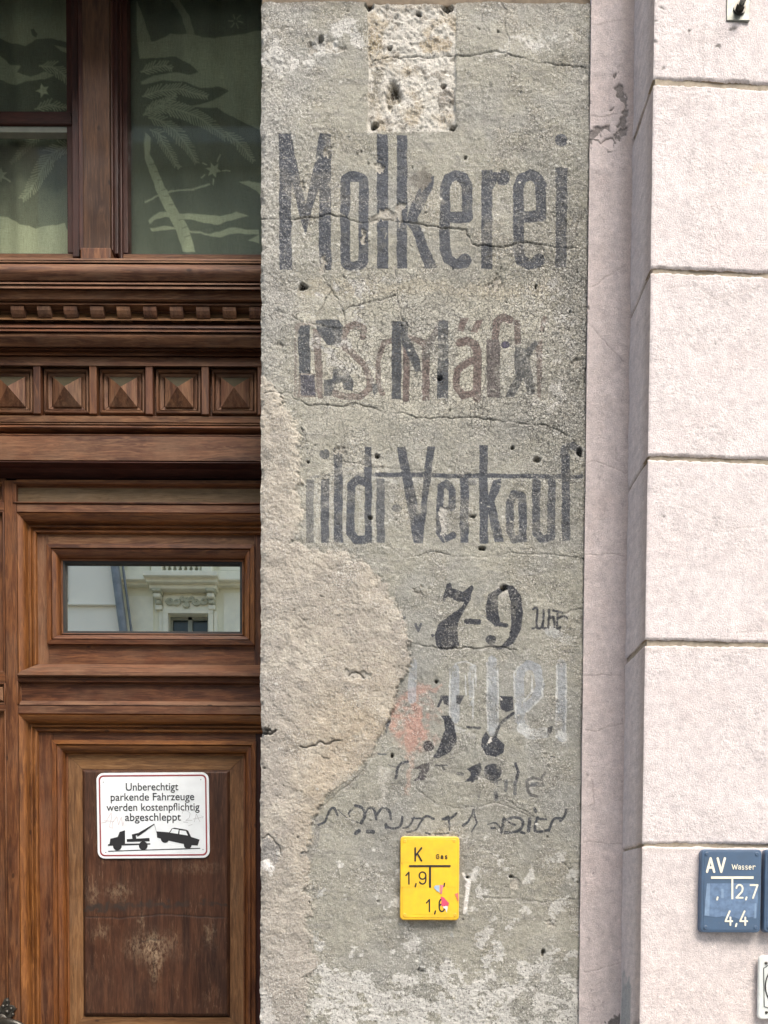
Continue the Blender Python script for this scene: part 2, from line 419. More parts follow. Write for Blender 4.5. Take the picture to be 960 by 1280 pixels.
# whitewash ghosts
white = cr.poly([(335, 40), (352, 60), (378, 72), (405, 48), (425, 28), (442, 30), (455, 60), (440, 75), (415, 68), (390, 88), (350, 92), (330, 70)], 14) * 0.75
white += cr.poly([(610, 62), (650, 48), (700, 38), (729, 40), (729, 52), (690, 60), (650, 66), (615, 70)], 8) * 0.6
white += cv.fog(345, 150, 40, 90) * 0.35 + cv.fog(712, 180, 14, 90) * 0.3
white += cv.fog(425, 400, 75, 70) * sstep(-0.2, 1.2, m2) * 0.45 + cv.fog(690, 440, 36, 110) * sstep(-0.2, 1.0, m2) * 0.4
white = np.clip(white, 0, 1) * sstep(-1.6, 0.8, m2)
bl = sstep(1130, 1215, B) * sstep(-0.55, 0.35, m1 * 0.7 + m2 * 0.6 + 0.35 * vst + 1.3 * sstep(1180, 1270, B) - 0.75)
white = np.maximum(white, bl * 0.85 * sstep(372, 402, A))
white = np.maximum(white, cv.fog(560, 1110, 200, 60) * sstep(0.9, 1.5, m2) * 0.7)
wash = np.clip(white + 0.3 * sstep(0.6, 1.6, m2 * .5 + m1), 0, 1); alb = mixc(alb, wash * 0.3, (0.55, 0.545, 0.5))
alb = mixc(alb, cv.fog(560, 1120, 170, 70) * 0.25, (0.21, 0.205, 0.18))
# pink-red smear and streaks
alb = mixc(alb, cr.poly([(486, 880), (505, 868), (530, 868), (545, 880), (543, 905), (538, 928), (515, 945), (498, 930), (488, 905)], 9) * 0.72 * sstep(-1.4, 0.6, m2), (0.42, 0.225, 0.175))
alb = mixc(alb, cr.poly([(505, 865), (550, 852), (549, 862), (520, 876)], 3) * 0.5, (0.42, 0.24, 0.19))
alb = mixc(alb, cr.stroke([(509, 930), (511, 990)], 7, 3) * 0.45, (0.42, 0.27, 0.21))
for x, y0, y1 in ((478, 965, 1000), (660, 790, 1000), (700, 800, 1010), (520, 1150, 1190), (610, 1090, 1130)):
    alb = mixc(alb, cr.stroke([(x, y0), (x + 1, y1)], 5, 3) * 0.4 * sstep(-0.5, 1, m2), (0.5, 0.49, 0.46))
# repair mortar, lower left
pm = np.ones(S + (3,)) * np.array([0.395, 0.36, 0.298])
pm = mixc(pm, sstep(-0.3, 1.5, lowf + 0.3 * m1) * 0.5, (0.33, 0.305, 0.265))
pm = mixc(pm, cv.fog(325, 900, 50, 260) * 0.55, (0.32, 0.3, 0.275))
pm = mixc(pm, cv.fog(450, 920, 60, 70) * 0.6 + cv.fog(395, 1010, 30, 70) * 0.4, (0.385, 0.315, 0.22))
pm = mixc(pm, cr.stroke([(345, 490), (365, 525), (374, 570), (370, 660)], 14, 8) * 0.5, (0.53, 0.485, 0.40))
pm = mixc(pm, sstep(0.3, 1.7, fbm(S, 75, 261, 5, .65)) * 0.4, (0.27, 0.255, 0.225)); pm = mixc(pm, sstep(0.5, 1.8, fbm(S, 55, 262, 5, .65)) * 0.4, (0.5, 0.465, 0.39))
pm = mixc(pm, sstep(1090, 1200, B) * 0.5, (0.33, 0.31, 0.28))
pm = mixc(pm, cr.poly([(328, 1046), (336, 1043), (346, 1052), (352, 1070), (345, 1080), (326, 1075)], 1.5) * 0.8, (0.22, 0.215, 0.205))
pm = mixc(pm, cr.poly([(322, 1076), (340, 1080), (345, 1084), (338, 1092), (325, 1088)], 1.2) * 0.9, (0.68, 0.67, 0.64))
pm = mixc(pm, cr.poly([(325, 1235), (340, 1245), (345, 1290), (322, 1290)], 4) * 0.6, (0.6, 0.59, 0.56))
alb = alb * (1 - patch[..., None]) + pm * patch[..., None]
alb = mixc(alb, cr.poly([(384, 1068), (392, 1040), (397, 1022), (402, 1020), (399, 1050), (391, 1072)], 1.5) * 0.65, (0.2, 0.195, 0.18))
alb = mixc(alb, cr.stroke([(400, 1015), (425, 990), (455, 965)], 3, 2) * 0.5, (0.2, 0.17, 0.12))
# exposed rough square at the top
sm = np.ones(S + (3,)) * np.array([0.56, 0.54, 0.48])
sm = mixc(sm, sstep(0.3, 1.5, m1) * 0.6, (0.35, 0.28, 0.17))
sm = mixc(sm, cr.poly([(462, 38), (478, 34), (482, 55), (470, 62), (461, 56)], 2.5) * 0.85, (0.33, 0.275, 0.175))
sm = mixc(sm, cr.poly([(520, 50), (560, 42), (563, 60), (530, 64)], 3) * 0.75, (0.36, 0.29, 0.18))
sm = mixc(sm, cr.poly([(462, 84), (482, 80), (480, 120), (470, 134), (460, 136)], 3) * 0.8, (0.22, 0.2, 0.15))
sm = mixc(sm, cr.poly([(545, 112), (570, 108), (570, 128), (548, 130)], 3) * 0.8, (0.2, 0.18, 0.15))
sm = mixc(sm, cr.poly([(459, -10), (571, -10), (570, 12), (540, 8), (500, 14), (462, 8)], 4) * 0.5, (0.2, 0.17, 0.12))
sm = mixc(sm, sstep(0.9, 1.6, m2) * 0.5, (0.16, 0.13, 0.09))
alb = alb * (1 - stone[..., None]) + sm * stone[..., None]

# ---- relief (metres, towards the street)
n_f = fn(S, 5, 200); n_m = fbm(S, 18, 210, 4, 0.6); n_l = fbm(S, 110, 220, 3)
H = 0.0016 * n_l + 0.00035 * n_m
gritm = np.clip(0.27 + 0.3 * sstep(-.3, 1.2, fbm(S, 45, 263, 4)) + 0.9 * cv.fog(700, 400, 60, 260) + 0.7 * cv.fog(345, 250, 50, 260) + 0.35 * sstep(0, 1.4, m1) + 0.8 * sstep(1180, 1260, B), 0, 1)
H += n_f * 0.00032 * (0.4 + gritm)
H_patch = 0.0035 + 0.0016 * fbm(S, 90, 230, 4) + 0.0006 * np.minimum(n_m, 0.8) + 0.00028 * fn(S, 3, 234) - 0.0013 * sstep(1.1, 2.2, fn(S, 5, 233, 0.7))
H = H * (1 - patch) + H_patch * patch
# a lip where the old plaster ends
lip = np.exp(-(segd(cr.X, cr.Y, patch_pts) / 3.0) ** 2)
H -= lip * 0.0022 * sstep(-0.6, 0.8, n_m)
lump = fbm(S, 16, 240, 4, 0.7)
H_st = -0.0035 + 0.0010 * np.clip(lump, -1.5, 1.2) + 0.0004 * n_f - 0.0015 * sstep(0.4, 1.5, fbm(S, 9, 250, 2))
H = H * (1 - stone) + H_st * stone
dirt = np.zeros(S)
def hole(x, y, r, d, ry=None, ring=0.0, col=(0.03, 0.024, 0.018), cm=0.95):
    global H, alb, dirt
    ry = ry or r
    q = np.hypot((A + wob - x) / r, (B + wob2 - y) / ry)
    H -= d * sstep(1.15, 0.55, q)
    if ring: alb = mixc(alb, sstep(2.3, 1.2, q) * ring, (0.6, 0.58, 0.52))
    alb = mixc(alb, sstep(1.05, 0.6, q) * cm, col); dirt = np.maximum(dirt, sstep(1.1, 0.7, q))
def flake(x, y, rx, ry, d=0.0025, col=(0.42, 0.4, 0.35)):
    global H, alb
    q = np.hypot((cr.X - x) / rx, (cr.Y - y) / ry) + 0.2 * m2
    m = sstep(1.15, 0.85, q); H -= d * m; alb = mixc(alb, m * 0.75, col)
    return m
unpaint = np.zeros(S)
hole(400, 50, 5, 0.014, 4.5); hole(492, 116, 11, 0.008, 17, 0.6, (0.2, 0.165, 0.1), 0.7); hole(494, 111, 6, 0.008, 8, 0, (0.07, 0.055, 0.035)); hole(490, 133, 4, 0.006, 6, 0, (0.35, 0.32, 0.25), 0.5)
hole(487, 58, 4, 0.008, 3, 0, (0.12, 0.1, 0.07)); hole(551, 105, 4, 0.01, 4, 0, (0.12, 0.07, 0.05)); hole(469, 156, 6, 0.012, 4.5); hole(566, 158, 5, 0.012, 4.5)
hole(462, 6, 6, 0.014, 5); hole(560, 7, 7, 0.014, 5); hole(380, 358, 4.5, 0.01, 4.5); hole(525, 15, 4, 0.006)
hole(549, 472, 4, 0.01, 3.2, 0.5); hole(473, 569, 3, 0.01, 3, 0.3); hole(602, 684, 5, 0.012, 3.5); hole(590, 644, 3, 0.01, 2.6, 0.3); hole(464, 647, 3.5, 0.008, 3, 0.3, (0.25, 0.2, 0.1))
hole(641, 559, 3, 0.008, 2.5); hole(671, 574, 5, 0.01, 4.5, 0.3, (0.2, 0.17, 0.13), .7); hole(724, 566, 4, 0.016, 6, 0.6, (0.05, 0.03, 0.02)); hole(669, 358, 2.5, 0.006); hole(583, 195, 2.4, 0.006)
hole(630, 735, 5, 0.012, 5, 0.7, (0.22, 0.17, 0.1)); hole(584, 1097, 2.6, 0.012, 2.6, 0.7); hole(638, 1096, 2.6, 0.012, 2.6, 0.2); hole(681, 1190, 3.2, 0.01, 4, 0.2, (0.08, 0.07, 0.05)); hole(488, 944, 3, 0.008); hole(384, 577, 2, 0.006)
hole(622, 42, 2, 0.005); hole(713, 388, 2, 0.006); hole(547, 853, 2.4, 0.006); hole(526, 1214, 4, 0.005, 4, 0, (0.12, 0.11, 0.09), .6)
for x, y, a, b in ((480, 272, 16, 6), (404, 328, 6, 9), (430, 561, 9, 4), (620, 355, 9, 3), (376, 228, 4, 5), (408, 60, 20, 7), (722, 452, 8, 7), (475, 205, 5, 5), (410, 190, 4, 7), (520, 735, 5, 3), (500, 268, 5, 20), (456, 295, 3, 9), (352, 430, 8, 5), (641, 1103, 6, 9), (690, 1150, 7, 4), (445, 842, 16, 5)):
    unpaint = np.maximum(unpaint, flake(x, y, a, b, 0.0028, (0.44, 0.41, 0.35)))
unpaint = np.maximum(unpaint, flake(553, 652, 6, 12, 0.002, (0.6, 0.58, 0.53)))
for r_ in range(140):                                # scattered small pocks and pale chips
    x = random.uniform(330, 730); y = random.uniform(10, 1275); s_ = random.uniform(0.8, 1.9)
    if random.random() < 0.5: hole(x, y, s_, 0.003, s_ * random.uniform(0.6, 1.2), 0, (0.08, 0.075, 0.065), 0.8)
    else:
        m = cw.blob(x, y, s_ * 1.3, s_, 1.0); alb = mixc(alb, m * 0.8, (0.66, 0.65, 0.6)); H += m * 0.0006; unpaint = np.maximum(unpaint, m)
cracks = [
 ([(324, 618 / 2.286), (372, 273), (412, 268), (455, 279), (478, 272), (500, 276), (540, 283), (563, 285), (583, 287), (590, 305), (612, 307), (650, 303), (700, 309), (731, 310)], 2.2, .005),
 ([(459, 75), (500, 70), (560, 67), (600, 70), (632, 67), (665, 77), (705, 80), (733, 84)], 2.0, .005),
 ([(626, 0), (634, 12), (632, 40), (636, 58), (630, 72)], 1.4, .003), ([(600, 2), (602, 25), (612, 45)], 1.2, .003),
 ([(375, 0), (377, 20)], 1.3, .003), ([(325, 33), (365, 34)], 1.1, .002),
 ([(404, 345), (415, 362), (403, 384), (395, 395)], 1.6, .004), ([(415, 362), (424, 380), (432, 402)], 1.8, .004), ([(428, 388), (460, 378), (494, 369)], 1.6, .003), ([(494, 330), (496, 372), (503, 400), (516, 420)], 1.4, .003),
 ([(612, 346), (614, 380), (610, 440), (604, 490), (600, 520)], 1.4, .003), ([(344, 388), (360, 392), (378, 403), (440, 410), (462, 420)], 1.3, .003),
 ([(330, 492), (360, 490), (372, 500), (390, 507), (420, 507), (460, 508), (485, 517), (512, 518), (545, 522), (590, 521), (620, 524), (645, 528), (672, 532), (694, 536), (720, 552)], 1.9, .005),
 ([(376, 535), (383, 555)], 1.3, .003), ([(408, 510), (406, 545), (403, 570)], 1.3, .003), ([(490, 520), (488, 550), (486, 575)], 1.2, .003), ([(578, 522), (574, 560), (568, 590)], 1.2, .003),
 ([(425, 576), (450, 580), (480, 584), (532, 588)], 1.3, .003),
 ([(479, 682), (495, 690), (505, 698), (520, 695), (545, 690), (570, 696), (600, 697), (640, 690), (700, 695), (731, 700)], 1.5, .004), ([(505, 698), (498, 715), (494, 750), (500, 770)], 1.4, .003),
 ([(515, 803), (540, 807), (560, 811), (585, 809), (615, 809), (645, 812)], 2.0, .005), ([(640, 812), (645, 830)], 1.4, .003),
 ([(606, 698), (610, 712), (606, 740)], 1.1, .002), ([(375, 933), (390, 932), (400, 927), (412, 930), (425, 926)], 2.6, .007), ([(402, 945), (411, 949)], 2.2, .004), ([(326, 912), (334, 917), (345, 913)], 3.4, .012),
 ([(328, 1048), (336, 1043), (346, 1055), (353, 1070)], 2.0, .005), ([(570, 1118), (600, 1121), (650, 1123), (700, 1127), (722, 1124)], 1.3, .003), ([(700, 1076), (712, 1090), (720, 1122), (724, 1160)], 1.4, .003),
 ([(520, 985), (545, 1005), (575, 1010), (620, 1003), (660, 1020)], 1.2, .003), ([(632, 1000), (660, 1015), (680, 1040)], 1.3, .003),
 ([(700, 772), (712, 764), (731, 762)], 1.4, .003), ([(436, 845), (445, 840), (455, 848)], 2.8, .006), ([(388, 1035), (398, 1010), (430, 985), (460, 955), (480, 910)], 1.3, .003),
 ([(640, 1235), (600, 1238), (572, 1236)], 1.2, .002), ([(726, 210), (722, 240), (727, 268), (720, 290)], 1.3, .003)]
for i, (p, w, d) in enumerate(cracks):
    jp = jag(p, 2.6, i, 5); m = cv.stroke(jp, w * 0.62, 1.2) * np.clip(0.9 + 0.3 * m1, 0.3, 1)
    H -= d * 0.75 * m; alb = mixc(alb, m * 0.75, (0.08, 0.075, 0.065)); unpaint = np.maximum(unpaint, cv.stroke(jp, w + 1.5, 2) * 0.6 * (n_m > 0.2))
    e = cv.stroke([(x + 0.3, y + 1.8) for x, y in jp], 1.6, 1.5) * sstep(0.0, 1.0, n_m); alb = mixc(alb, e * 0.5, (0.6, 0.58, 0.53))
# white paint drip beside the gas sign
for p, w in (([(594, 1088), (588, 1097), (583, 1108)], 4), ([(586, 1104), (583, 1122), (581, 1140)], 4.5), ([(579, 1092), (583, 1100)], 3)):
    m = cw.stroke(p, w, 1); alb = mixc(alb, m * 0.95, (0.78, 0.77, 0.74)); H += m * 0.0004
m = cr.poly([(318 + 2, 1), (322, 1)], 1) if False else None

# ---- faded sign writing
pf = np.zeros(S); pcol = np.zeros(S + (3,)) + 0.08
def paint(m, c, s=1.0):
    global pf, pcol
    m = m * s; pcol = mixc(pcol, (m > 0.02) * 1.0, c) if False else np.where((m > pf * 0.6)[..., None] & (m > 0.02)[..., None], np.array(c), pcol)
    pf = np.maximum(pf, m)
def T(ox, oy, pts, k=2.286): return [(ox + x / k, oy + y / k) for x, y in pts]
def arc(cx, cy, rx, ry, a0, a1, n=14): return [(cx + rx * math.cos(math.radians(a0 + (a1 - a0) * i / n)), cy + ry * math.sin(math.radians(a0 + (a1 - a0) * i / n))) for i in range(n + 1)]
BLUE = (0.048, 0.056, 0.07)
def q1(pts, w, c=BLUE, s=0.9, o=(320, 0)): paint(cw.stroke(T(o[0], o[1], pts), w / 2.286 + 0.7, 0.9), c, s)
def g1(pts, c=BLUE, s=0.9, o=(320, 0)): paint(cw.poly(T(o[0], o[1], pts), 1.0), c, s)
g1([(65, 385), (100, 385), (103, 770), (66, 770)]); g1([(180, 770), (180, 400), (214, 385), (215, 772)]); g1([(66, 385), (100, 385), (140, 575), (146, 640), (140, 672), (128, 630)]); g1([(182, 385), (214, 385), (205, 450), (150, 640), (140, 672), (134, 610), (160, 500)])
q1([(255, 520)] + arc(281, 515, 26, 14, 180, 360) + [(307, 745)] + arc(281, 748, 26, 12, 0, 180) + [(255, 520)], 27)
g1([(346, 385), (378, 385), (378, 770), (346, 770)]); g1([(402, 385), (432, 385), (432, 770), (402, 770)])
g1([(430, 640), (440, 590), (480, 510), (510, 500), (505, 540), (462, 625), (518, 770), (482, 770), (445, 660)])
for ox in (0, 210):
    q1([(ox + 604, 620), (ox + 545, 622)], 32); q1([(ox + 604, 620), (ox + 604, 530), (ox + 592, 506), (ox + 571, 499), (ox + 550, 508), (ox + 540, 535), (ox + 539, 710), (ox + 548, 742), (ox + 570, 756), (ox + 596, 750)], 29); paint(cw.blob(320 + (ox + 598) / 2.286, 742 / 2.286, 8, 8), BLUE, .9)
g1([(643, 485), (676, 485), (676, 765), (643, 765)]); q1([(668, 530), (685, 503), (705, 500)], 24); paint(cw.blob(320 + 707 / 2.286, 506 / 2.286, 8.5, 9.5), BLUE, .9)
g1([(856, 480), (890, 480), (888, 765), (855, 765)], s=.75); paint(cw.blob(320 + 873 / 2.286, 402 / 2.286, 8, 8), BLUE, .8)
paint(cr.blob(528, 226, 15, 14, 8), (0.13, 0.12, 0.1), 0.65)
# second line: two layers
o2 = (320, 340); DK = (0.055, 0.064, 0.074); BR = (0.14, 0.105, 0.093)
def qk(pts, w, c, a, o, k): paint(cw.stroke(T(o[0], o[1], pts, k), w / k, 0.9), c, a)
def gk(pts, c, a, o, k): paint(cw.poly(T(o[0], o[1], pts, k), 0.9), c, a)
oa, ob, kk = (360, 385), (530, 385), 5.333
gk([(40, 110), (180, 85), (165, 130), (100, 130), (62, 180), (60, 600), (40, 600)], BR, .45, oa, kk); gk([(70, 440), (185, 440), (190, 595), (60, 600)], BR, .5, oa, kk)
gk([(165, 140), (220, 140), (235, 600), (195, 600), (165, 230)], BR, .68, oa, kk)
qk([(500, 190), (508, 135), (455, 100), (400, 120), (368, 180), (378, 265), (440, 310), (515, 385), (548, 470), (540, 540), (480, 590), (370, 590), (300, 560)], 46, BR, .72, oa, kk)
qk([(690, 215), (640, 232), (602, 330), (600, 520), (632, 570)], 38, BR, .7, oa, kk); gk([(765, 175), (812, 180), (812, 618), (765, 618)], BR, .8, oa, kk); qk([(800, 200), (870, 220), (925, 250)], 46, BR, .75, oa, kk); gk([(895, 240), (960, 180), (945, 300), (944, 612), (895, 612)], BR, .78, oa, kk)
gk([(65, 160), (85, 125), (145, 125), (150, 440), (75, 440)], DK, .95, oa, kk); gk([(80, 450), (178, 450), (182, 585), (85, 580)], (0.075, .075, .095), .8, oa, kk)
gk([(180, 82), (340, 75), (368, 112), (350, 240), (270, 250), (222, 200), (190, 150)], DK, .88, oa, kk); gk([(236, 480), (290, 472), (302, 400), (385, 400), (440, 490), (430, 552), (370, 540), (360, 495), (320, 505), (290, 580), (240, 580)], DK, .85, oa, kk); gk([(556, 500), (595, 500), (600, 560), (570, 582)], DK, .8, oa, kk)
gk([(692, 85), (755, 90), (755, 606), (690, 604)], DK, .92, oa, kk); gk([(755, 88), (800, 95), (800, 190), (880, 340), (892, 422), (850, 422), (756, 235)], DK, .82, oa, kk)
qk([(10, 320), (60, 195), (112, 108)], 46, (0.1, 0.088, 0.085), .75, ob, kk); gk([(88, 100), (130, 84), (163, 92), (162, 600), (86, 600)], DK, .92, ob, kk)
gk([(220, 160), (245, 70), (302, 62), (262, 164)], BR, .82, ob, kk); gk([(310, 160), (345, 76), (396, 72), (350, 166)], BR, .82, ob, kk)
qk([(235, 235), (285, 222), (335, 242), (357, 295), (355, 600)], 58, BR, .85, ob, kk); qk([(350, 340), (285, 365), (222, 420), (215, 520), (262, 585), (335, 565)], 50, BR, .85, ob, kk)
qk([(572, 78), (530, 55), (487, 90), (478, 205)], 52, BR, .82, ob, kk); gk([(415, 202), (507, 205), (507, 600), (420, 592)], (0.11, 0.095, 0.09), .85, ob, kk); gk([(598, 80), (642, 85), (645, 252), (600, 250)], BR, .72, ob, kk); gk([(765, 160), (790, 58), (828, 60), (800, 162)], BR, .72, ob, kk); gk([(735, 280), (792, 200), (780, 600), (752, 600), (745, 320)], BR, .6, ob, kk)
gk([(600, 262), (680, 280), (735, 225), (765, 240), (700, 340), (742, 575), (690, 582), (662, 480), (602, 592), (534, 592), (605, 470)], (0.075, .08, .082), .82, ob, kk); paint(cw.blob(530 + 540 / kk, 385 + 248 / kk, 5.5, 5), (0.06, 0.055, 0.09), .85)
# third line
S3 = (0.05, 0.058, 0.072); o3 = o2
for x0, x1, y0, y1, s in ((142, 166, 590, 775, .5), (185, 210, 590, 775, .75), (222, 248, 500, 775, .8), (310, 331, 500, 775, .85), (343, 368, 590, 775, .68), (583, 608, 585, 775, .8), (638, 663, 495, 775, .9), (750, 774, 635, 772, .8), (873, 897, 520, 770, .8)):
    g1([(x0, y0), (x1, y0), (x1, y1), (x0, y1)], S3, s, o3)
g1([(143, 505), (166, 505), (166, 528), (147, 530)], S3, .4, o3); paint(cw.blob(320 + 197 / 2.286, 340 + 519 / 2.286, 6.5, 6.5), S3, .65); paint(cw.blob(320 + 402 / 2.286, 340 + 676 / 2.286, 6.5, 5.5), S3, .8)
q1([(318, 605), (290, 596), (272, 612), (270, 745), (285, 766), (318, 764)], 23, S3, .8, o3)
g1([(402, 500), (427, 498), (468, 690), (488, 500), (511, 498), (476, 775), (450, 775)], S3, .85, o3)
q1([(560, 672), (560, 620), (545, 600), (528, 612), (524, 740), (540, 765), (562, 752)], 19, S3, .85, o3); q1([(524, 680), (560, 676)], 15, S3, .8, o3)
q1([(606, 600), (625, 600)], 16, S3, .5, o3); g1([(660, 650), (678, 595), (700, 590), (700, 610), (682, 655), (709, 772), (682, 772), (662, 690)], S3, .85, o3)
q1([(760, 640), (738, 634), (726, 660), (725, 740), (738, 765), (762, 758)], 22, S3, .8, o3); q1([(801, 600), (801, 745), (815, 764), (842, 758), (845, 600)], 22, S3, .76, o3); q1([(880, 525), (884, 503), (905, 496), (922, 508)], 22, S3, .72, o3)
g1([(340, 572), (935, 578), (935, 592), (600, 588), (340, 586)], S3, .8, o3); g1([(148, 578), (340, 574), (340, 586), (150, 588)], S3, .4, o3)
alb = mixc(alb, cr.poly(T(320, 340, [(150, 592), (935, 594), (935, 600), (150, 598)]), 1) * 0.55, (0.55, 0.55, 0.5))
for x in (172, 215, 254, 300, 338): alb = mixc(alb, cr.stroke(T(320, 340, [(x, 600), (x, 770)]), 2.5, 2) * 0.4, (0.52, 0.53, 0.5))
# 7-9
KK = (0.022, 0.026, 0.036); o4 = (320, 680)
g1([(546, 115), (556, 112), (562, 128), (590, 138), (617, 118), (622, 128), (612, 152), (600, 168), (575, 166), (548, 150), (536, 166), (530, 160)], KK, 1, o4)
g1([(618, 122), (612, 160), (596, 190), (582, 215), (576, 245), (580, 290), (560, 302), (530, 304), (514, 290), (511, 262), (520, 232), (548, 208), (585, 182), (600, 160)], KK, 1, o4)
q1([(602, 222), (636, 222)], 15, KK, .9, o4)
q1([(706, 128), (685, 145), (675, 170), (675, 205), (690, 228), (715, 232)], 11, KK, .95, o4); g1([(700, 122), (664, 145), (655, 180), (660, 215), (684, 236), (700, 232), (692, 200), (692, 150)], KK, .95, o4)
g1([(708, 115), (735, 118), (755, 145), (762, 190), (758, 240), (738, 282), (708, 300), (700, 294), (722, 265), (730, 225), (728, 165), (718, 130), (706, 124)], KK, 1, o4); paint(cw.blob(320 + 671 / 2.286, 680 + 274 / 2.286, 6.5, 6.5), KK, 1); q1([(668, 287), (690, 298), (710, 296)], 7, KK, .9, o4)
q1([(455, 228), (463, 248), (470, 228)], 6, S3, .7, o4); paint(cw.blob(320 + 505 / 2.286, 680 + 262 / 2.286, 2, 2), KK, .9); g1([(418, 205), (432, 208), (422, 222)], S3, .7, o4)
U = [[(790, 188), (802, 184), (800, 225), (806, 240), (818, 232), (822, 190)], [(822, 190), (820, 236), (830, 240)], [(838, 190), (836, 240)], [(836, 215), (850, 208), (853, 238)], [(850, 190), (860, 192), (875, 195)], [(862, 200), (862, 240), (872, 236)], [(864, 212), (880, 205), (890, 212)], [(800, 236), (790, 240)]]
def curve(p, n=5):
    if len(p) < 3: return p
    q = [p[0]] + list(p) + [p[-1]]; out = []
    for i in range(1, len(q) - 2):
        for j in range(n):
            t = j / n; out.append(tuple(0.5 * (2 * q[i][c] + (q[i + 1][c] - q[i - 1][c]) * t + (2 * q[i - 1][c] - 5 * q[i][c] + 4 * q[i + 1][c] - q[i + 2][c]) * t * t + (3 * q[i][c] - q[i - 1][c] - 3 * q[i + 1][c] + q[i + 2][c]) * t ** 3) for c in (0, 1)))
    return out + [p[-1]]
for p in U: q1(curve(p), 5.5, KK, .85, o4)
# pale ghost letters: bluish bodies with thin whitish outlines
oc, od, kc_, kd = (470, 820), (590, 820), 7.11, 6.857
GB, GP = (0.27, 0.295, 0.315), (0.47, 0.49, 0.49)
qk([(175, 40), (175, 650)], 80, GB, .6, od, kd); qk([(420, 560), (408, 200), (425, 120), (485, 70), (555, 105), (585, 250), (540, 370), (450, 450)], 78, GB, .62, od, kd); qk([(765, 60), (770, 700)], 75, GB, .62, od, kd); qk([(705, 120), (705, 560)], 80, GB, .6, oc, kc_); qk([(845, 110), (845, 420)], 50, GB, .45, oc, kc_); qk([(330, 60), (320, 380)], 80, GB, .55, oc, kc_)
for p, o, k_ in (([(128, 60), (130, 640)], od, kd), ([(225, 100), (222, 600)], od, kd), ([(725, 70), (725, 700)], od, kd), ([(806, 70), (806, 720)], od, kd), ([(375, 560), (360, 150), (400, 80)], od, kd), ([(510, 170), (520, 300), (440, 390)], od, kd), ([(605, 220), (605, 350), (470, 480)], od, kd), ([(655, 100), (655, 560)], oc, kc_), ([(795, 180), (798, 350)], oc, kc_), ([(700, 70), (800, 45), (880, 90), (885, 300)], oc, kc_), ([(860, 90), (860, 560)], oc, kc_)): qk(p, 17, GP, .55, o, k_)
qk([(430, 620), (500, 670), (620, 655)], 95, GP, .5, od, kd); q1([(840, 248), (895, 275)], 28, GP, .42, o4); qk([(745, 650), (790, 700)], 60, GP, .4, od, kd); qk([(700, 640), (860, 720)], 60, GP, .35, oc, kc_)
# 5-7 and the lines below
gk([(575, 350), (645, 350), (645, 440), (602, 430), (590, 392), (560, 455), (538, 458)], KK, .9, oc, kc_); gk([(712, 350), (786, 352), (748, 432), (712, 420)], KK, .82, oc, kc_); gk([(565, 530), (652, 530), (692, 600), (718, 750), (660, 850), (560, 906), (502, 906), (560, 800), (612, 660), (600, 570)], KK, 1, oc, kc_); paint(cw.blob(470 + 465 / kc_, 820 + 805 / kc_, 6.8, 6.8), (0.04, 0.035, 0.04), .95)
qk([(812, 632), (920, 640)], 24, KK, .85, oc, kc_); gk([(100, 510), (132, 520), (125, 600), (95, 695), (64, 600)], S3, .85, oc, kc_); qk([(110, 968), (180, 990)], 10, KK, .7, oc, kc_); qk(curve([(282, 935), (205, 972), (172, 1085)]), 25, KK, .85, oc, kc_); qk([(0, 870), (80, 872)], 22, S3, .6, oc, kc_)
gk([(330, 1000), (400, 965), (495, 950), (472, 1020), (432, 1100), (318, 1118), (375, 1070), (400, 1005)], (0.05, 0.045, 0.05), .88, oc, kc_); qk([(530, 976), (632, 972)], 20, KK, .75, oc, kc_); qk([(590, 980), (606, 1010)], 30, KK, .6, oc, kc_); qk([(728, 1045), (765, 1050)], 38, KK, .5, oc, kc_); gk([(808, 1000), (924, 948), (940, 1000), (905, 1105), (778, 1120), (852, 1045)], KK, .85, oc, kc_); qk([(620, 915), (700, 902)], 9, KK, .7, oc, kc_)
gk([(235, 345), (350, 345), (356, 462), (292, 480), (245, 450)], KK, .88, od, kd); qk([(352, 490), (240, 580), (196, 690)], 28, KK, .82, od, kd); gk([(88, 710), (120, 650), (150, 690), (200, 690), (282, 762), (270, 830), (200, 866), (120, 852), (80, 780)], KK, .98, od, kd); gk([(650, 605), (698, 598), (690, 645), (650, 685), (642, 640)], KK, .7, od, kd); qk([(675, 866), (715, 866)], 12, KK, .9, od, kd)
for cx_, cy_, rr in ((140, 728, 30), (268, 375, 16)):
    lt = cr.blob(590 + cx_ / kd, 820 + cy_ / kd, rr / kd, rr / kd * 1.1); alb = mixc(alb, lt, (0.6, 0.58, 0.53)); unpaint = np.maximum(unpaint, lt)
paint(cw.blob(590 + 175 / kd, 820 + 995 / kd, 11.5, 11), KK, .8); qk([(375, 922), (396, 990), (380, 1070)], 27, KK, .85, od, kd); gk([(-10, 945), (82, 918), (42, 1060), (-10, 1090)], KK, .8, od, kd); qk([(85, 1020), (170, 1085), (250, 1060)], 14, KK, .7, od, kd)
for x, y0_, y1_, w_2, a_s in ((205, 1080, 1230, 40, .5), (370, 1080, 1180, 34, .6), (290, 1075, 1150, 34, .5), (60, 1090, 1230, 30, .35), (-120, 1090, 1230, 36, .3), (-260, 1100, 1240, 34, .28), (-420, 1120, 1240, 30, .28), (700, 1060, 1120, 20, .3)): qk([(x, y0_), (x, y1_)], w_2, S3, a_s, od, kd)
qk([(476, 1130), (474, 1070), (530, 1045), (590, 1060), (606, 1112), (480, 1112), (478, 1150), (500, 1195), (560, 1205)], 27, (0.07, .07, .07), .72, od, kd); qk([(600, 1042), (636, 995)], 24, (0.08, .08, .08), .7, od, kd); gk([(500, 1080), (580, 1080), (585, 1120), (500, 1120)], S3, .5, od, kd)
o5 = (320, 960)
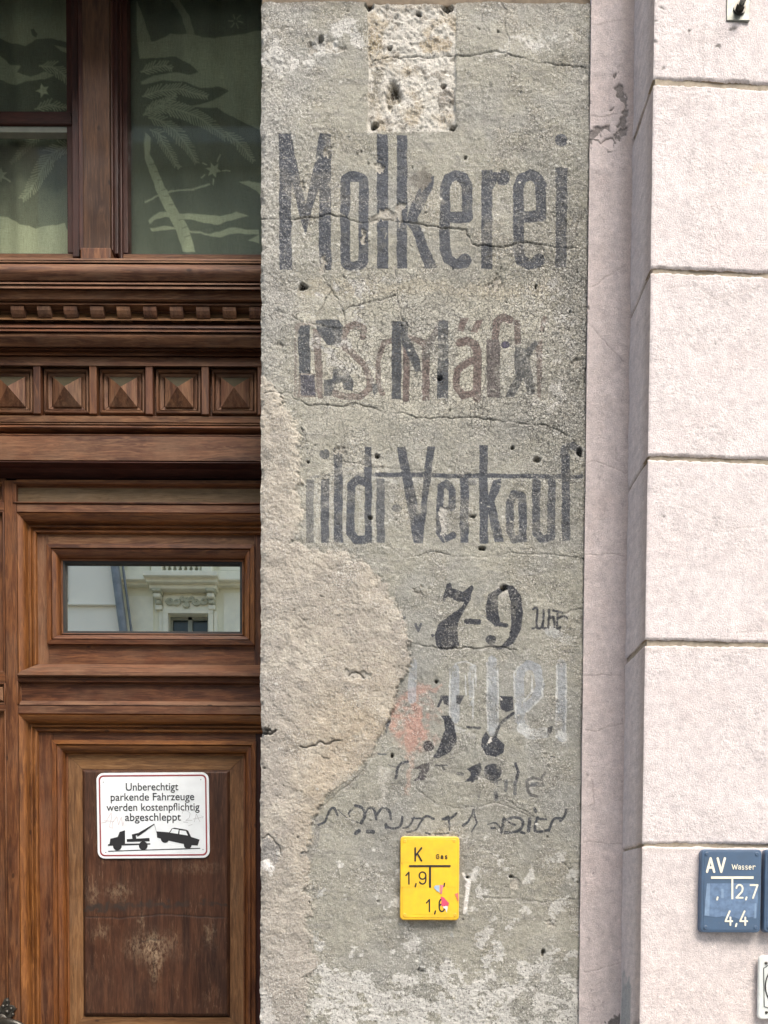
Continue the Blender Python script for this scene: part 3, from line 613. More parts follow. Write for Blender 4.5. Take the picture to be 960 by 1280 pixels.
oe, of_, IN_ = (380, 995), (550, 995), (0.035, 0.04, 0.048)
for p, w_2 in (([(100, 190), (140, 170), (168, 98), (200, 80), (225, 130)], 15), ([(303, 135), (300, 110), (318, 92)], 12), ([(342, 66), (388, 78), (407, 125), (382, 178)], 19), ([(400, 125), (430, 80), (468, 88), (482, 152)], 17), ([(488, 125), (528, 78), (568, 98), (580, 156)], 17), ([(225, 90), (290, 150), (380, 180)], 5), ([(657, 142), (642, 200), (600, 216), (548, 200)], 16), ([(735, 145), (702, 198), (662, 216)], 12), ([(720, 152), (782, 148)], 11), ([(866, 152), (815, 136), (775, 180), (745, 226), (680, 242)], 12), ([(930, 152), (962, 135)], 12), ([(425, 235), (462, 238)], 28), ([(345, 245), (368, 232)], 26), ([(545, 190), (548, 210)], 22), ([(810, 245), (840, 255)], 12), ([(870, 255), (960, 250)], 9)): qk(curve(p), w_2 + 2, IN_, .92, oe, kk)
for p, w_2 in (([(20, 152), (75, 145), (110, 116)], 15), ([(60, 150), (62, 230)], 12), ([(150, 195), (195, 162), (225, 90)], 15), ([(225, 92), (235, 140), (248, 172)], 13), ([(248, 180), (210, 240)], 9), ([(318, 192), (372, 180), (412, 225)], 11), ([(345, 215), (368, 214)], 14), ([(428, 150), (420, 190), (408, 242)], 19), ([(425, 165), (490, 142), (545, 160), (545, 205), (500, 240), (432, 242)], 19), ([(458, 172), (496, 192)], 12), ([(602, 150), (590, 232)], 24), ([(630, 86), (636, 100)], 22), ([(650, 140), (636, 232), (722, 230)], 18), ([(655, 150), (706, 152)], 13), ([(800, 148), (752, 156), (724, 232)], 17), ([(840, 88), (832, 130), (800, 166)], 16), ([(538, 240), (562, 250)], 16), ([(375, 0), (380, 10)], 20)): qk(curve(p), w_2 + 2, IN_, .92, of_, kk)
q1([(428, 283), (460, 290)], 10, S3, .35, o5); q1([(600, 300), (690, 305)], 8, S3, .3, o5); q1([(470, 500), (470, 600)], 8, (0.3, .33, .34), .3, o5); q1([(520, 380), (560, 480)], 12, (0.3, .32, .33), .35, o5)
pf = pf * (1 - 0.9 * unpaint) * (1 - 0.85 * patch * (pf < 2)) * (1 - stone)
for k in range(170):                                 # scratches through the paint
    x = random.uniform(345, 720); y = random.uniform(170, 1030); a_ = random.uniform(-0.5, 0.5) + (0 if random.random() < .7 else 1.57); l_ = random.uniform(2, 12)
    unp = cv.stroke([(x, y), (x + l_ * math.sin(a_), y + l_ * math.cos(a_))], random.uniform(.7, 1.6), 1.2); pf *= 1 - 0.85 * unp
pf *= np.clip(1.06 - 0.3 * sstep(0.0, 1.8, m2) - 0.3 * sstep(0.4, 1.8, m1) - 0.2 * sstep(0.5, 2, vst), 0, 1)
crack = np.clip(cv.fog(560, 440, 190, 120) * 1.1 + cv.fog(700, 420, 50, 200) + 0.4 * sstep(0, 1.2, m1), 0, 1) * (1 - patch) * (1 - stone)
gritm = np.clip(gritm + white * 0.3, 0, 1); gritm = gritm * (1 - 0.2 * patch); gritm = np.maximum(gritm, stone * 0.7)
# worn arrises
edge = np.exp(-((GX - lx) / 0.006) ** 2); H -= 0.004 * edge * (1 + 0.6 * n_m); H -= 0.002 * np.exp(-((rx - GX) / 0.005) ** 2) * (1 + n_m)
H -= 0.018 * cr.poly([(317, 910), (345, 912), (330, 921), (317, 922)], 2) 
GY = YP - H
pier = thing('wall_pier', 'grey plastered wall pier with faded hand painted lettering beside the wooden door', 'wall', (float((pl + pr) / 2), YP, 0))
at = {'alb': alb, 'pcol': pcol, 'pfac': pf, 'crackle': crack, 'grit': gritm, 'wash': wash * (1 - patch) * (1 - stone)}
fm = lambda m: m[:-1, :-1]
g_ = grid_mesh('painted_plaster', GX, GY, gz, fm(~patch_hard & ~stone_hard), at, plaster, pier, 'weathered grey plaster with faded dark lettering')
grid_mesh('mortar_patch', GX, GY, gz, fm(patch_hard), at, plaster, pier, 'rough beige mortar repair on the lower left')
grid_mesh('exposed_stone', GX, GY, gz, fm(stone_hard & ~patch_hard), at, plaster, pier, 'pale pitted square where a plate was removed')
# left flank of the pier, going back to the door
nd = 60
sy = np.linspace(0, 1, nd)[None, :]
SX = GX[:, :1] + 0.0025 * 0.3 * fbm((ny, nd), 20, 400, 4) * sstep(0, 0.05, sy) + 0 * sy; SY = GY[:, :1] + (2.42 - GY[:, :1]) * sy ** 1.3; SZ = gz[:, :1] + 0 * sy
one = np.ones((ny, nd)); salb = np.ones((ny, nd, 3)) * np.array([0.27, 0.255, 0.215]); salb = mixc(salb, sstep(0, 1.5, fbm((ny, nd), 30, 410, 4)) * .5, (0.45, 0.43, 0.38))
grid_mesh('pier_flank', SX[:, ::-1], SY[:, ::-1], SZ[:, ::-1], np.ones((ny - 1, nd - 1), bool), {'alb': salb, 'pcol': salb, 'pfac': one * 0, 'crackle': one * 0.2, 'grit': one * 0.6}, plaster, pier)
simple_plaster = flat_mat('plain_grey_plaster', (0.28, 0.265, 0.225), 0.95, var=0.25, scale=40, bump=0.6)
box('pier_base', (pl, YP + 0.002, 0), (pr, 2.42, z_bot), simple_plaster, pier, 0.004)
lintel_m = flat_mat('dark_stained_stone', (0.16, 0.125, 0.085), 0.95, var=0.3, scale=50, bump=0.6)
box('ledge_stone', (pl, YP + 0.012, z_top + 0.004), (pr + 0.002, 2.42, z_top + 0.3), lintel_m, pier, 0.003)

#PINK
# ================================================================== narrow pink strip between the piers
YS = 1.894
def field(name, x0, x1, z0, z1, Yfun, dx, seed, parent, paintfun, mat, label=None):
    nx = max(3, int((x1 - x0) / dx)); ny = max(3, int((z1 - z0) / dx))
    X = np.linspace(x0, x1, nx)[None, :] * np.ones((ny, 1)); Z = np.linspace(z1, z0, ny)[:, None] * np.ones((1, nx))
    Yb = Yfun(X, Z); a, b = pix(X, Yb, Z); Hh, at = paintfun(Canvas(a, b), (ny, nx), X, Z, seed)
    return X, Yb - Hh, Z, at
def pinkbase(S, c, seed):
    n = fbm(S, 60, seed, 5); al = np.ones(S + (3,)) * np.array(c)
    al = mixc(al, sstep(0, 1.8, n) * 0.35, tuple(x * 0.86 for x in c)); al = mixc(al, sstep(0.2, 1.8, fbm(S, 90, seed + 5, 4)) * 0.4, (c[0] * 1.0, c[1] * 0.96, c[2] * 0.95))
    return al
def strip_paint(cv, S, X, Z, seed):
    al = pinkbase(S, (0.59, 0.52, 0.505), seed); A, B = cv.X, cv.Y
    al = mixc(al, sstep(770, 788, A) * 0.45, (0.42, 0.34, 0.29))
    H = 0.0007 * fbm(S, 60, seed + 2, 4) + 0.00012 * fn(S, 5, seed + 3)
    rg = Canvas(A + fbm(S, 8, seed + 7, 3) * 1.4, B + fbm(S, 8, seed + 8, 3) * 1.4)
    chips = [[(740, 160), (748, 156), (762, 157), (763, 163), (752, 163), (750, 172), (742, 172), (738, 166)], [(733, 172), (742, 172), (750, 178), (760, 172), (768, 170), (768, 182), (758, 184), (745, 180), (738, 186), (733, 184)], [(769, 92), (772, 92), (772, 97), (768, 97)], [(769, 110), (776, 106), (780, 112), (784, 122), (784, 134), (778, 128), (772, 118)], [(780, 132), (785, 138), (784, 152), (777, 160), (770, 158), (777, 148)], [(772, 162), (783, 158), (783, 170), (776, 170)], [(767, 166), (773, 168), (776, 176), (770, 174)], [(739, 124), (742, 123), (741, 130), (738, 129)], [(762, 137), (767, 133), (766, 139)], [(759, 188), (766, 190), (760, 192)], [(776, 190), (779, 192), (776, 193)]]
    for p in chips:
        m = rg.poly(p, 0.8); H -= 0.0022 * m; al = mixc(al, m * 0.9, (0.2, 0.18, 0.17))
    for i, p in enumerate([[(733, 28), (748, 31), (765, 27), (781, 24)], [(735, 145), (755, 146), (772, 142)], [(737, 360), (750, 352), (768, 340), (782, 330)], [(740, 408), (755, 425), (768, 440), (780, 452)], [(728, 579), (740, 576), (755, 580), (770, 585), (782, 592)], [(730, 693), (745, 694), (758, 692), (781, 695)], [(729, 844), (755, 843), (776, 844)], [(729, 1053), (755, 1054), (778, 1055)], [(730, 1215), (745, 1213), (765, 1207), (778, 1202)], [(770, 560), (770, 575), (773, 576)], [(740, 975), (743, 1005), (735, 1008)], [(732, 912), (745, 915), (760, 908), (778, 905)]]):
        m = cv.stroke(jag(p, 1.3, 50 + i), 0.9, 1.2); H -= 0.0012 * m; al = mixc(al, m * 0.5, (0.24, 0.19, 0.18))
    r = random.Random(4)
    for k in range(150):
        x = r.uniform(731, 783); y = 1280 * (1 - r.random() ** 1.6) ; s = r.uniform(0.4, 1.3); m = rg.blob(x, y, s, s * r.uniform(0.7, 2.2)); H -= m * 0.0006; al = mixc(al, m * r.uniform(0.2, 0.6), (0.22, 0.19, 0.18))
    al = mixc(al, rg.poly([(748, 1290), (760, 1278), (768, 1270), (776, 1268), (782, 1262), (790, 1290)], 1.5) * 0.9, (0.07, 0.065, 0.06))
    al = mixc(al, sstep(1000, 1280, B) * sstep(-1, 1, fbm(S, 30, seed + 30, 4)) * 0.22, (0.36, 0.33, 0.32))
    m = rg.poly([(727, 388), (735, 380), (736, 406), (727, 407)], 0.8); H -= 0.004 * m; al = mixc(al, m * 0.8, (0.4, 0.33, 0.26))
    z = np.zeros(S); return H, {'alb': al, 'pcol': al, 'pfac': z, 'crackle': z, 'grit': z + 0.12}
sx0 = P(731.5, 640, YS).x; sx1 = P(790, 640, YS).x + 0.03
X, Yv, Z, at = field('strip', sx0, sx1, z_bot, z_top + 0.02, lambda X, Z: YS + 0 * X, 0.0019, 500, None, strip_paint, plaster)
strip = thing('pink_wall_strip', 'narrow recessed pink painted wall strip with grey chips, right of the lettered pier', 'wall', (float((sx0 + sx1) / 2), YS, 0))
grid_mesh('painted_face', X, Yv, Z, np.ones((X.shape[0] - 1, X.shape[1] - 1), bool), at, plaster, strip)
pinkp = flat_mat('plain_pink_render', (0.56, 0.49, 0.475), 0.9, var=0.1, scale=30, bump=0.3)
box('strip_core', (sx0 + 0.0015, YS + 0.003, 0), (sx1, 2.4, z_top + 0.6), pinkp, strip)

# ================================================================== the pale pink rusticated pier on the right
YF = 1.76; SL = 0.045
px0 = P(808.5, 700, YF).x
def YR(X): return YF + SL * (X - px0)
XR = px0 + 1.5
joints = [-135, 100.5, 337, 571.5, 802.5, 1056, 1330]
rp = thing('rusticated_pier', 'pale pink rendered wall of large blocks with dark joints, at the right', 'wall', (float(px0), YF, 0))
def block_paint(cv, S, X, Z, seed):
    A, B = cv.X, cv.Y; al = pinkbase(S, (0.685, 0.628, 0.615), seed)
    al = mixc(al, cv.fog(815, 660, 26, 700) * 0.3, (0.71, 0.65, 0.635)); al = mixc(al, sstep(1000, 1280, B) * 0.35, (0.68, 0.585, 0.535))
    gr = sstep(-0.7, 0.9, fbm(S, 90, seed + 1, 3))
    H = 0.0009 * fbm(S, 140, seed + 2, 3) + 0.00017 * fn(S, 3, seed + 3) * (0.3 + gr) + 0.0001 * fn(S, 9, seed + 4)
    rg = Canvas(A + fbm(S, 8, seed + 7, 3) * 1.0, B + fbm(S, 8, seed + 8, 3) * 1.0)
    for x, y, a, b in ((827, 10, 3, 1.2), (820, 24, 1.6, 1.4), (812, 31, 1.6, 1.2), (812, 38, 2, 1.6), (812, 46, 2.4, 1.8), (818, 51, 4, 2.2), (811, 82, 2.5, 2.5), (829, 84, 4, 1.8), (862, 40, 2.4, 1.6), (898, 59, 2.8, 1.6), (894, 429, 1.2, 1.2), (829, 646, 2.2, 1.4), (829, 706, 1, 1), (816, 1115, 1.6, .8), (916, 37, 3.6, 2.8)):
        m = rg.blob(x, y, a, b, .8); H -= 0.0016 * m; al = mixc(al, m * 0.85, (0.24, 0.22, 0.2))
    for x, y, a, b in ((930, 232, 5, 2), (950, 210, 10, 5)): al = mixc(al, np.clip(rg.blob(x, y, a, b, 4), 0, 1) * 0.3, (0.66, 0.47, 0.36))
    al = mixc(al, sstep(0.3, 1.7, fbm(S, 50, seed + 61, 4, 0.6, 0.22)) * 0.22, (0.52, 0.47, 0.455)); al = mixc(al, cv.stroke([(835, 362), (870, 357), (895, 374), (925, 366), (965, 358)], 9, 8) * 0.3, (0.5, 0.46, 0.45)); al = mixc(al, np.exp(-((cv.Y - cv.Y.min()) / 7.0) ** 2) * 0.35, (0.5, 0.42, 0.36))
    for i, p in enumerate([[(879, 100), (878, 60), (880, 30)], [(906, 107), (907, 125)], [(907, 167), (925, 173), (945, 172), (962, 172)], [(848, 385), (862, 400), (876, 418)], [(843, 622), (848, 612), (850, 600)], [(845, 632), (860, 635), (880, 645)], [(885, 652), (905, 662), (925, 660), (960, 655)], [(917, 797), (920, 792), (940, 790), (960, 788)], [(838, 360), (870, 357), (895, 375), (920, 366), (960, 358)], [(893, 650), (880, 645)], [(900, 1253 - 20), (910, 1240)]]):
        m = cv.stroke(jag(p, 1.3, 80 + i), 0.9, 1.3); H -= 0.0008 * m; al = mixc(al, m * 0.4, (0.45, 0.38, 0.35))
    r = random.Random(int(seed))
    for k in range(130):
        x = r.uniform(808, 965); y = r.uniform(float(B.min()), float(B.max())); s = r.uniform(0.3, 0.8); m = rg.blob(x, y, s, s * r.uniform(0.6, 1.3)); H -= m * 0.0005; al = mixc(al, m * r.uniform(.2, .7), (0.4, 0.34, 0.31))
    z = np.zeros(S); return H, {'alb': al, 'pcol': al, 'pfac': z, 'crackle': z, 'grit': z + 0.05 + 0.1 * gr}
def side_paint(cv, S, X, Z, seed):
    A, B = cv.X, cv.Y; al = np.ones(S + (3,)) * np.array([0.6, 0.54, 0.515])
    v = fbm(S, 40, seed, 5, 0.6, 0.2); al = mixc(al, sstep(-0.8, 1.2, v) * 0.4, (0.47, 0.435, 0.425))
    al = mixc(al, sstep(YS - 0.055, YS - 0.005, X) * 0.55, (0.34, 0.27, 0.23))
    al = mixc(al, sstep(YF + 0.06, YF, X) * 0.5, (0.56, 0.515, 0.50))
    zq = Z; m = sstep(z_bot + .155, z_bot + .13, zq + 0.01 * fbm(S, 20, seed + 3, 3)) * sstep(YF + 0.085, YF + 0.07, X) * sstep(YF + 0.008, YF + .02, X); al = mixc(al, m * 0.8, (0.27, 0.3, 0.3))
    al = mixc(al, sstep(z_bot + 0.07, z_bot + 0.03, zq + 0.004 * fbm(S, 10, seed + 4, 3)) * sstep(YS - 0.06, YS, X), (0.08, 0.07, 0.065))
    H = 0.0006 * fbm(S, 50, seed + 2, 4) + 0.00015 * fn(S, 5, seed + 9)
    z = np.zeros(S); return H, {'alb': al, 'pcol': al, 'pfac': z, 'crackle': z, 'grit': z + 0.1}
JHS = [.005, .0062, .0045, .0045, .0052, .0038, .005]
for i in range(len(joints) - 1):
    zt = P(808, joints[i], YF).z - JHS[i]; zb = P(808, joints[i + 1], YF).z + JHS[i + 1]
    if i == len(joints) - 2: zb = P(808, 1330, YF).z
    xv1 = px0 + 0.34
    nxf = int((xv1 - px0) / 0.0022); xs = np.concatenate([np.linspace(px0, xv1, nxf), np.linspace(xv1, XR, 30)[1:]])
    nyf = int((zt - zb) / 0.0022); zs = np.linspace(zt, zb, nyf)
    X = xs[None, :] * np.ones((nyf, 1)); Z = zs[:, None] * np.ones((1, len(xs))); Yb = YR(X); a, b = pix(X, Yb, Z)
    Hh, at = block_paint(Canvas(a, b), X.shape, X, Z, 600 + 31 * i)
    # arrises: round the edge back into the joint, slightly broken
    br = 0.002 * np.abs(fbm((1, len(xs) + 2), 14, 700 + i, 3))[:, :len(xs)]
    e1 = np.exp(-((Z[0, 0] - Z) / 0.0022) ** 2) + np.exp(-((Z - zb) / 0.0022) ** 2)
    Hh = Hh - e1 * (0.0022 + br)
    jz = (fbm((1, len(xs)), 30, 720 + i, 4) * 0.0008)
    Z = Z + jz * (np.exp(-((zt - Z) / 0.01)) + np.exp(-((Z - zb) / 0.01)))
    Yv = Yb - Hh
    # round the left arris into the side face
    Xr = X + 0.0; Yv = Yv + 0.0022 * np.exp(-((X - px0) / 0.0025))
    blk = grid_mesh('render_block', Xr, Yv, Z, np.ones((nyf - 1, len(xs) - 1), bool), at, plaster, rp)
    # reveal (left side) of the block
    nyd = 70; ys = np.linspace(0, 1, nyd)
    D = (Yv[:, :1] + (YS + 0.004 - Yv[:, :1]) * ys[None, :]); ZZ = Z[:, :1] * np.ones((1, nyd))
    e1 = np.exp(-((zt - ZZ) / 0.0022)) + np.exp(-((ZZ - zb) / 0.0022))
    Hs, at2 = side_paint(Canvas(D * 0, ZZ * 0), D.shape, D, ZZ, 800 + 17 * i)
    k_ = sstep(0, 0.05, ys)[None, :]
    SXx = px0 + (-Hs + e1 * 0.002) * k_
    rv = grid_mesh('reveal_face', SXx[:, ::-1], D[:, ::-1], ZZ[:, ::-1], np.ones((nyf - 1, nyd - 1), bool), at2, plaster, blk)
    # returns into the joint (top and bottom edges)
    for row in (0, -1):
        xa = Xr[row]; ya = Yv[row]; za = Z[row]
        XX = np.stack([xa, xa]); YY = np.stack([ya, ya + 0.03]); Z2 = np.stack([za, za])
        a3 = {k: np.stack([v[row], v[row]]) for k, v in at.items()}
        g = grid_mesh('joint_return', XX, YY, Z2, np.ones((1, len(xa) - 1), bool), {**a3, 'alb': a3['alb'] * 0 + np.array([0.36, 0.29, 0.2])}, plaster, blk)
        ya = D[row]; xa = SXx[row]; za = ZZ[row]
        g = grid_mesh('joint_return', np.stack([xa, xa + 0.02]), np.stack([ya, ya]), np.stack([za, za]), np.ones((1, len(xa) - 1), bool), {k: np.stack([v[row], v[row]]) for k, v in at2.items()}, plaster, blk)
joint_m = flat_mat('joint_mortar', (0.32, 0.275, 0.21), 0.95, var=0.3, scale=80, bump=0.5)
v = [(px0 + 0.0045, YF + 0.0045, 0), (XR, YR(XR) + 0.0045, 0), (XR, 2.5, 0), (px0 + 0.0045, 2.5, 0)]
zt_ = P(808, -300, YF).z
v = v + [(x, y, zt_) for x, y, _ in v]
mk('joint_core', v, [(0, 1, 5, 4), (1, 2, 6, 5), (2, 3, 7, 6), (3, 0, 4, 7), (4, 5, 6, 7), (3, 2, 1, 0)], joint_m, rp)
box('plinth', (px0 - 0.004, YF - 0.01, 0), (XR, 2.2, P(808, 1330, YF).z - 0.002), pinkp, rp, 0.004)

#DOOR
# ================================================================== timber doorway
XL = P(-60, 640, 2.2).x; XRR = P(345, 640, 2.2).x     # left end, right end behind the pier
DRX = -1.05                                            # the joinery runs on to the left of the picture
def zy(py, Y, px=170): return P(px, py, Y).z
def expand(spec):
    """visible outline from top to bottom: (py, Y[, bulge]) -> list of (z, Y)"""
    out = []
    pz = None
    for s in spec:
        py, Y = s[0], s[1]; z = zy(py, Y)
        if pz is not None:
            if Y < out[-1][1] - 1e-6 and abs(py - ppy) < 0.3: out.append((z, out[-1][1]))
            if len(s) > 2:
                z0, y0 = out[-1]; L = math.hypot(z - z0, Y - y0); nz, nyy = (Y - y0) / L, (z - z0) / L
                for k in range(1, 8):
                    t = k / 8; bz = s[2] * math.sin(math.pi * t)
                    out.append((z0 + (z - z0) * t, y0 + (Y - y0) * t - bz))
        out.append((z, Y)); pz = z; ppy = py
    return out
def hrun(name, spec, mat, parent, x0=None, x1=None, back=2.3, label=None, bev=0.0012):
    p = expand(spec); x0 = DRX if x0 is None else x0; x1 = XRR if x1 is None else x1
    prof = p + [(p[-1][0], back), (p[0][0], back)]
    n = len(prof); v = [(x0, y, z) for z, y in prof] + [(x1, y, z) for z, y in prof]
    f = [(i, (i + 1) % n, n + (i + 1) % n, n + i) for i in range(n)] + [tuple(range(n))[::-1], tuple(range(n, 2 * n))]
    o = mk(name, v, f, mat, parent, label=label)
    autosmooth(o, 32); 
    if bev: bevel(o, bev)
    return o
df = thing('door_surround', 'carved brown timber cornice and window frame above the door', 'door frame', (float(XL), 2.3, 0))
hrun('sill', [(318, 2.258), (323, 2.258), (323, 2.108), (325.5, 2.106), (326.3, 2.112), (326.6, 2.104), (328.6, 2.104), (329.5, 2.118)], grey_h, df, back=2.34)
hrun('moulding', [(330, 2.118), (330.6, 2.106), (333, 2.100), (351, 2.108, 0.006), (352.5, 2.122)], grey_h, df)
hrun('moulding', [(353, 2.122), (353.2, 2.108), (355.5, 2.106), (356.3, 2.118), (357, 2.118), (357.4, 2.110), (361, 2.107), (362, 2.122)], grey_h, df)
hrun('fascia', [(362.6, 2.125), (362.8, 2.120), (374, 2.120), (378, 2.134)], grey_h, df)
hrun('moulding', [(378.6, 2.134), (379, 2.128), (381, 2.126), (382.3, 2.134)], grey_h, df)
hrun('dentil_bed', [(382.8, 2.155), (391.5, 2.155), (391.6, 2.16)], grey_h, df)
hrun('dentil_slope', [(391.6, 2.157), (392, 2.153), (400.5, 2.138), (401, 2.16)], tan_h, df)  # paler wood colour imitates light caught between the dentils
# curved dentils
dz = [(383.0, 2.129), (388, 2.130), (393, 2.134), (397, 2.140), (400.5, 2.150)]
for k in range(-4, 10):
    xa = P(13 + 33.15 * k, 384, 2.129).x; xb = xa + 0.0345
    if xb > XRR: xb = XRR
    prof = [(zy(a, b), b) for a, b in dz]; prof += [(prof[-1][0], 2.185), (prof[0][0], 2.185)]; n = len(prof)
    v = [(xa, y, z) for z, y in prof] + [(xb, y, z) for z, y in prof]
    mk('dentil', v, [(i, (i + 1) % n, n + (i + 1) % n, n + i) for i in range(n)] + [tuple(range(n))[::-1], tuple(range(n, 2 * n))], grey_v, df)
hrun('moulding', [(401.5, 2.16), (405, 2.156), (405.6, 2.146), (410, 2.143), (411, 2.154), (411.4, 2.154), (412, 2.145), (414.5, 2.142), (415.3, 2.154)], wood_h, df)
hrun('moulding', [(415.8, 2.154), (416.4, 2.149), (419, 2.146), (434, 2.164, 0.004), (434.5, 2.174)], grey_h, df)
hrun('moulding', [(435, 2.18), (435.2, 2.173), (437, 2.171), (438, 2.183), (440, 2.183), (440.8, 2.178), (444.3, 2.174), (445.3, 2.188)], wood_h, df)
hrun('frieze_rail', [(446, 2.188), (446.3, 2.183), (457.5, 2.181), (458, 2.2)], grey_h, df)
# frieze of framed pyramids
def frame4(name, x0, z1, x1, z0, prof, back, mh, mv, parent, sides='LRTB', label=None, bev=0.0008):
    """mitred frame; prof = [(inset, Y[, bulge])...] from the outside in"""
    pr = []
    for s in prof:
        if len(s) > 2 and pr:
            d0, y0 = pr[-1]; L = math.hypot(s[0] - d0, s[1] - y0)
            for k in range(1, 7):
                t = k / 7; bz = s[2] * math.sin(math.pi * t); pr.append((d0 + (s[0] - d0) * t + bz * (s[1] - y0) / L, y0 + (s[1] - y0) * t - bz * abs(s[0] - d0) / L))
        pr.append((s[0], s[1]))
    pr = pr + [(pr[-1][0], back), (pr[0][0], back)]; n = len(pr); out = []
    for sd_ in sides:
        v = []
        for d, y in pr:
            a, b, c, e = x0 + d, x1 - d, z0 + d, z1 - d
            v.append({'L': (a, y, e), 'R': (b, y, c), 'T': (b, y, e), 'B': (a, y, c)}[sd_])
        for d, y in pr:
            a, b, c, e = x0 + d, x1 - d, z0 + d, z1 - d
            v.append({'L': (a, y, c), 'R': (b, y, e), 'T': (a, y, e), 'B': (b, y, c)}[sd_])
        f = [(i, (i + 1) % n, n + (i + 1) % n, n + i) for i in range(n)] + [tuple(range(n))[::-1], tuple(range(n, 2 * n))]
        o = mk(name, v, f, mv if sd_ in 'LR' else mh, parent, label=label); autosmooth(o, 32)
        if bev: bevel(o, bev, 1)
        out.append(o)
    return out
zf1, zf0 = zy(458, 2.2), zy(520.5, 2.2)
for k in range(-3, 5):
    xc = 85 + 69.9 * k
    sa, sb = P(xc + 27.6, 490, 2.19).x, P(xc + 36.6, 490, 2.19).x
    if sa < XRR: box('stile', (sa, 2.183, zy(519.5, 2.19)), (min(sb, XRR), 2.25, zy(456.5, 2.19)), wood_v, df, 0.0015)
    a, b = P(xc - 32, 490, 2.2).x, P(xc + 27, 490, 2.2).x
    if b > XRR: b = XRR - 0.001
    t, bt = zy(461.5, 2.2), zy(518, 2.2)
    frame4('panel_frame', a + 0.004, t, b, bt, [(0, 2.206), (0.002, 2.196), (0.007, 2.195), (0.0085, 2.206), (0.011, 2.206), (0.012, 2.2), (0.0215, 2.203), (0.022, 2.209)], 2.22, grey_h, grey_v, df)
    pa, pb, pt, pb0 = P(xc - 18, 490, 2.2).x, P(xc + 17, 490, 2.2).x, zy(472.5, 2.2), zy(509.5, 2.2)
    if pb > XRR: continue
    mx, mz = (pa + pb) / 2, (pt + pb0) / 2
    box('panel', (a, 2.2085, bt), (b, 2.22, t), wood_h, df)
    v = [(pa, 2.208, pb0), (pb, 2.208, pb0), (pb, 2.208, pt), (pa, 2.208, pt), (pa, 2.197, pb0), (pb, 2.197, pb0), (pb, 2.197, pt), (pa, 2.197, pt), (mx, 2.175, mz)]
    o = mk('pyramid_block', v, [(0, 1, 5, 4), (1, 2, 6, 5), (2, 3, 7, 6), (3, 0, 4, 7), (4, 5, 8), (5, 6, 8), (6, 7, 8), (7, 4, 8)], grey_v, df)
    o.data.materials.append(green_v); o.data.polygons[6].material_index = 1
box('frieze_backing', (DRX, 2.221, zy(530, 2.2)), (XRR, 2.3, zy(446, 2.2)), wood_h, df)
hrun('frieze_rail', [(520, 2.2), (520, 2.187), (528, 2.189), (528.5, 2.196), (529, 2.196), (529.2, 2.18), (530.5, 2.18)], grey_h, df)
hrun('moulding', [(531.5, 2.19), (532.3, 2.182), (534, 2.178), (541, 2.192, 0.004), (542, 2.197), (542.4, 2.197), (543, 2.187), (544.5, 2.185)], wood_h, df)
hrun('fascia', [(545, 2.19), (545.2, 2.172), (576, 2.172), (576.8, 2.177)], grey_h, df)
hrun('drip_moulding', [(577.3, 2.166), (578, 2.161), (584.5, 2.185), (585.5, 2.193), (599, 2.222, -0.006), (600.5, 2.235)], dark_h, df)

# ---- windows above the cornice
zt1 = zy(-140, 2.3)
def vpost(name, xa, xb, y0, z0, z1, mat, parent, back=2.34, bev=0.002, label=None):
    return box(name, (xa, y0, z0), (xb, back, z1), mat, parent, bev, label)
ws = zy(325, 2.27) 
X_ = lambda px, Y, py=160: P(px, py, Y).x
vpost('mullion', X_(103, 2.19), X_(137, 2.19), 2.19, zy(314, 2.19), zt1, wood_mat('old_mullion_wood', 'Z', (0.03, 0.012, 0.005), (0.07, 0.031, 0.012), (0.115, 0.055, 0.022), 0.05, 0.55), df, 2.33, 0.003)
vpost('mullion_edge', X_(98, 2.205), X_(140.5, 2.205), 2.205, zy(313, 2.205), zt1, dark_v, df, 2.329)
box('mullion_foot', (X_(101, 2.18, 318), 2.176, zy(330, 2.18)), (X_(139, 2.18, 318), 2.3, zy(311, 2.18)), wood_v, df, 0.003)
vpost('jamb', X_(90.5, 2.24), X_(99, 2.24), 2.235, ws - 0.02, zt1, dark_v, df)
vpost('jamb', X_(140, 2.24), X_(149, 2.24), 2.225, ws - 0.02, zt1, dark_v, df)
vpost('jamb', X_(149.5, 2.255), X_(153, 2.255), 2.248, ws - 0.02, zt1, dark_v, df)
GYW = 2.285
def window(xa, xb, z0, z1, bar=None, name='window'):
    fr = box('window_rail', (xa, 2.262, z0), (xb, 2.30, zy(317, 2.262)), dark_h, df, 0.002)
    o = box('window_stile', (xb - 0.016, 2.2622, z0 + 0.0222), (xb, 2.30, z1), dark_v, df, 0.002)
    o = box('window_stile', (xa, 2.2622, z0 + 0.0222), (xa + 0.02, 2.30, z1), dark_v, df, 0.002)
glass = NT('window_glass'); glass.t.nodes.clear()
def glassmat(name, refl, tint, mirrorc=(1, 1, 1), rough=0.0):
    k = NT(name); k.t.nodes.remove(k.b)
    g = k.n('ShaderNodeBsdfGlossy'); g.inputs['Roughness'].default_value = rough; g.inputs['Color'].default_value = (*mirrorc, 1)
    t = k.n('ShaderNodeBsdfTransparent'); t.inputs['Color'].default_value = (*tint, 1)
    mx = k.n('ShaderNodeMixShader'); mx.inputs[0].default_value = refl
    k.l(t.outputs[0], mx.inputs[1]); k.l(g.outputs[0], mx.inputs[2]); k.l(mx.outputs[0], k.out.inputs[0]); return k.m
bpy.data.materials.remove(glass.m)
clear_glass = glassmat('clear_window_glass', 0.035, (0.95, 0.97, 0.94))
mirror_glass = glassmat('reflecting_door_glass', 0.88, (0.5, 0.5, 0.45), (1.0, 0.98, 0.84))
lx0 = DRX; lx1 = X_(90.5, 2.262)
window(lx0, lx1, ws - 0.01, zt1)
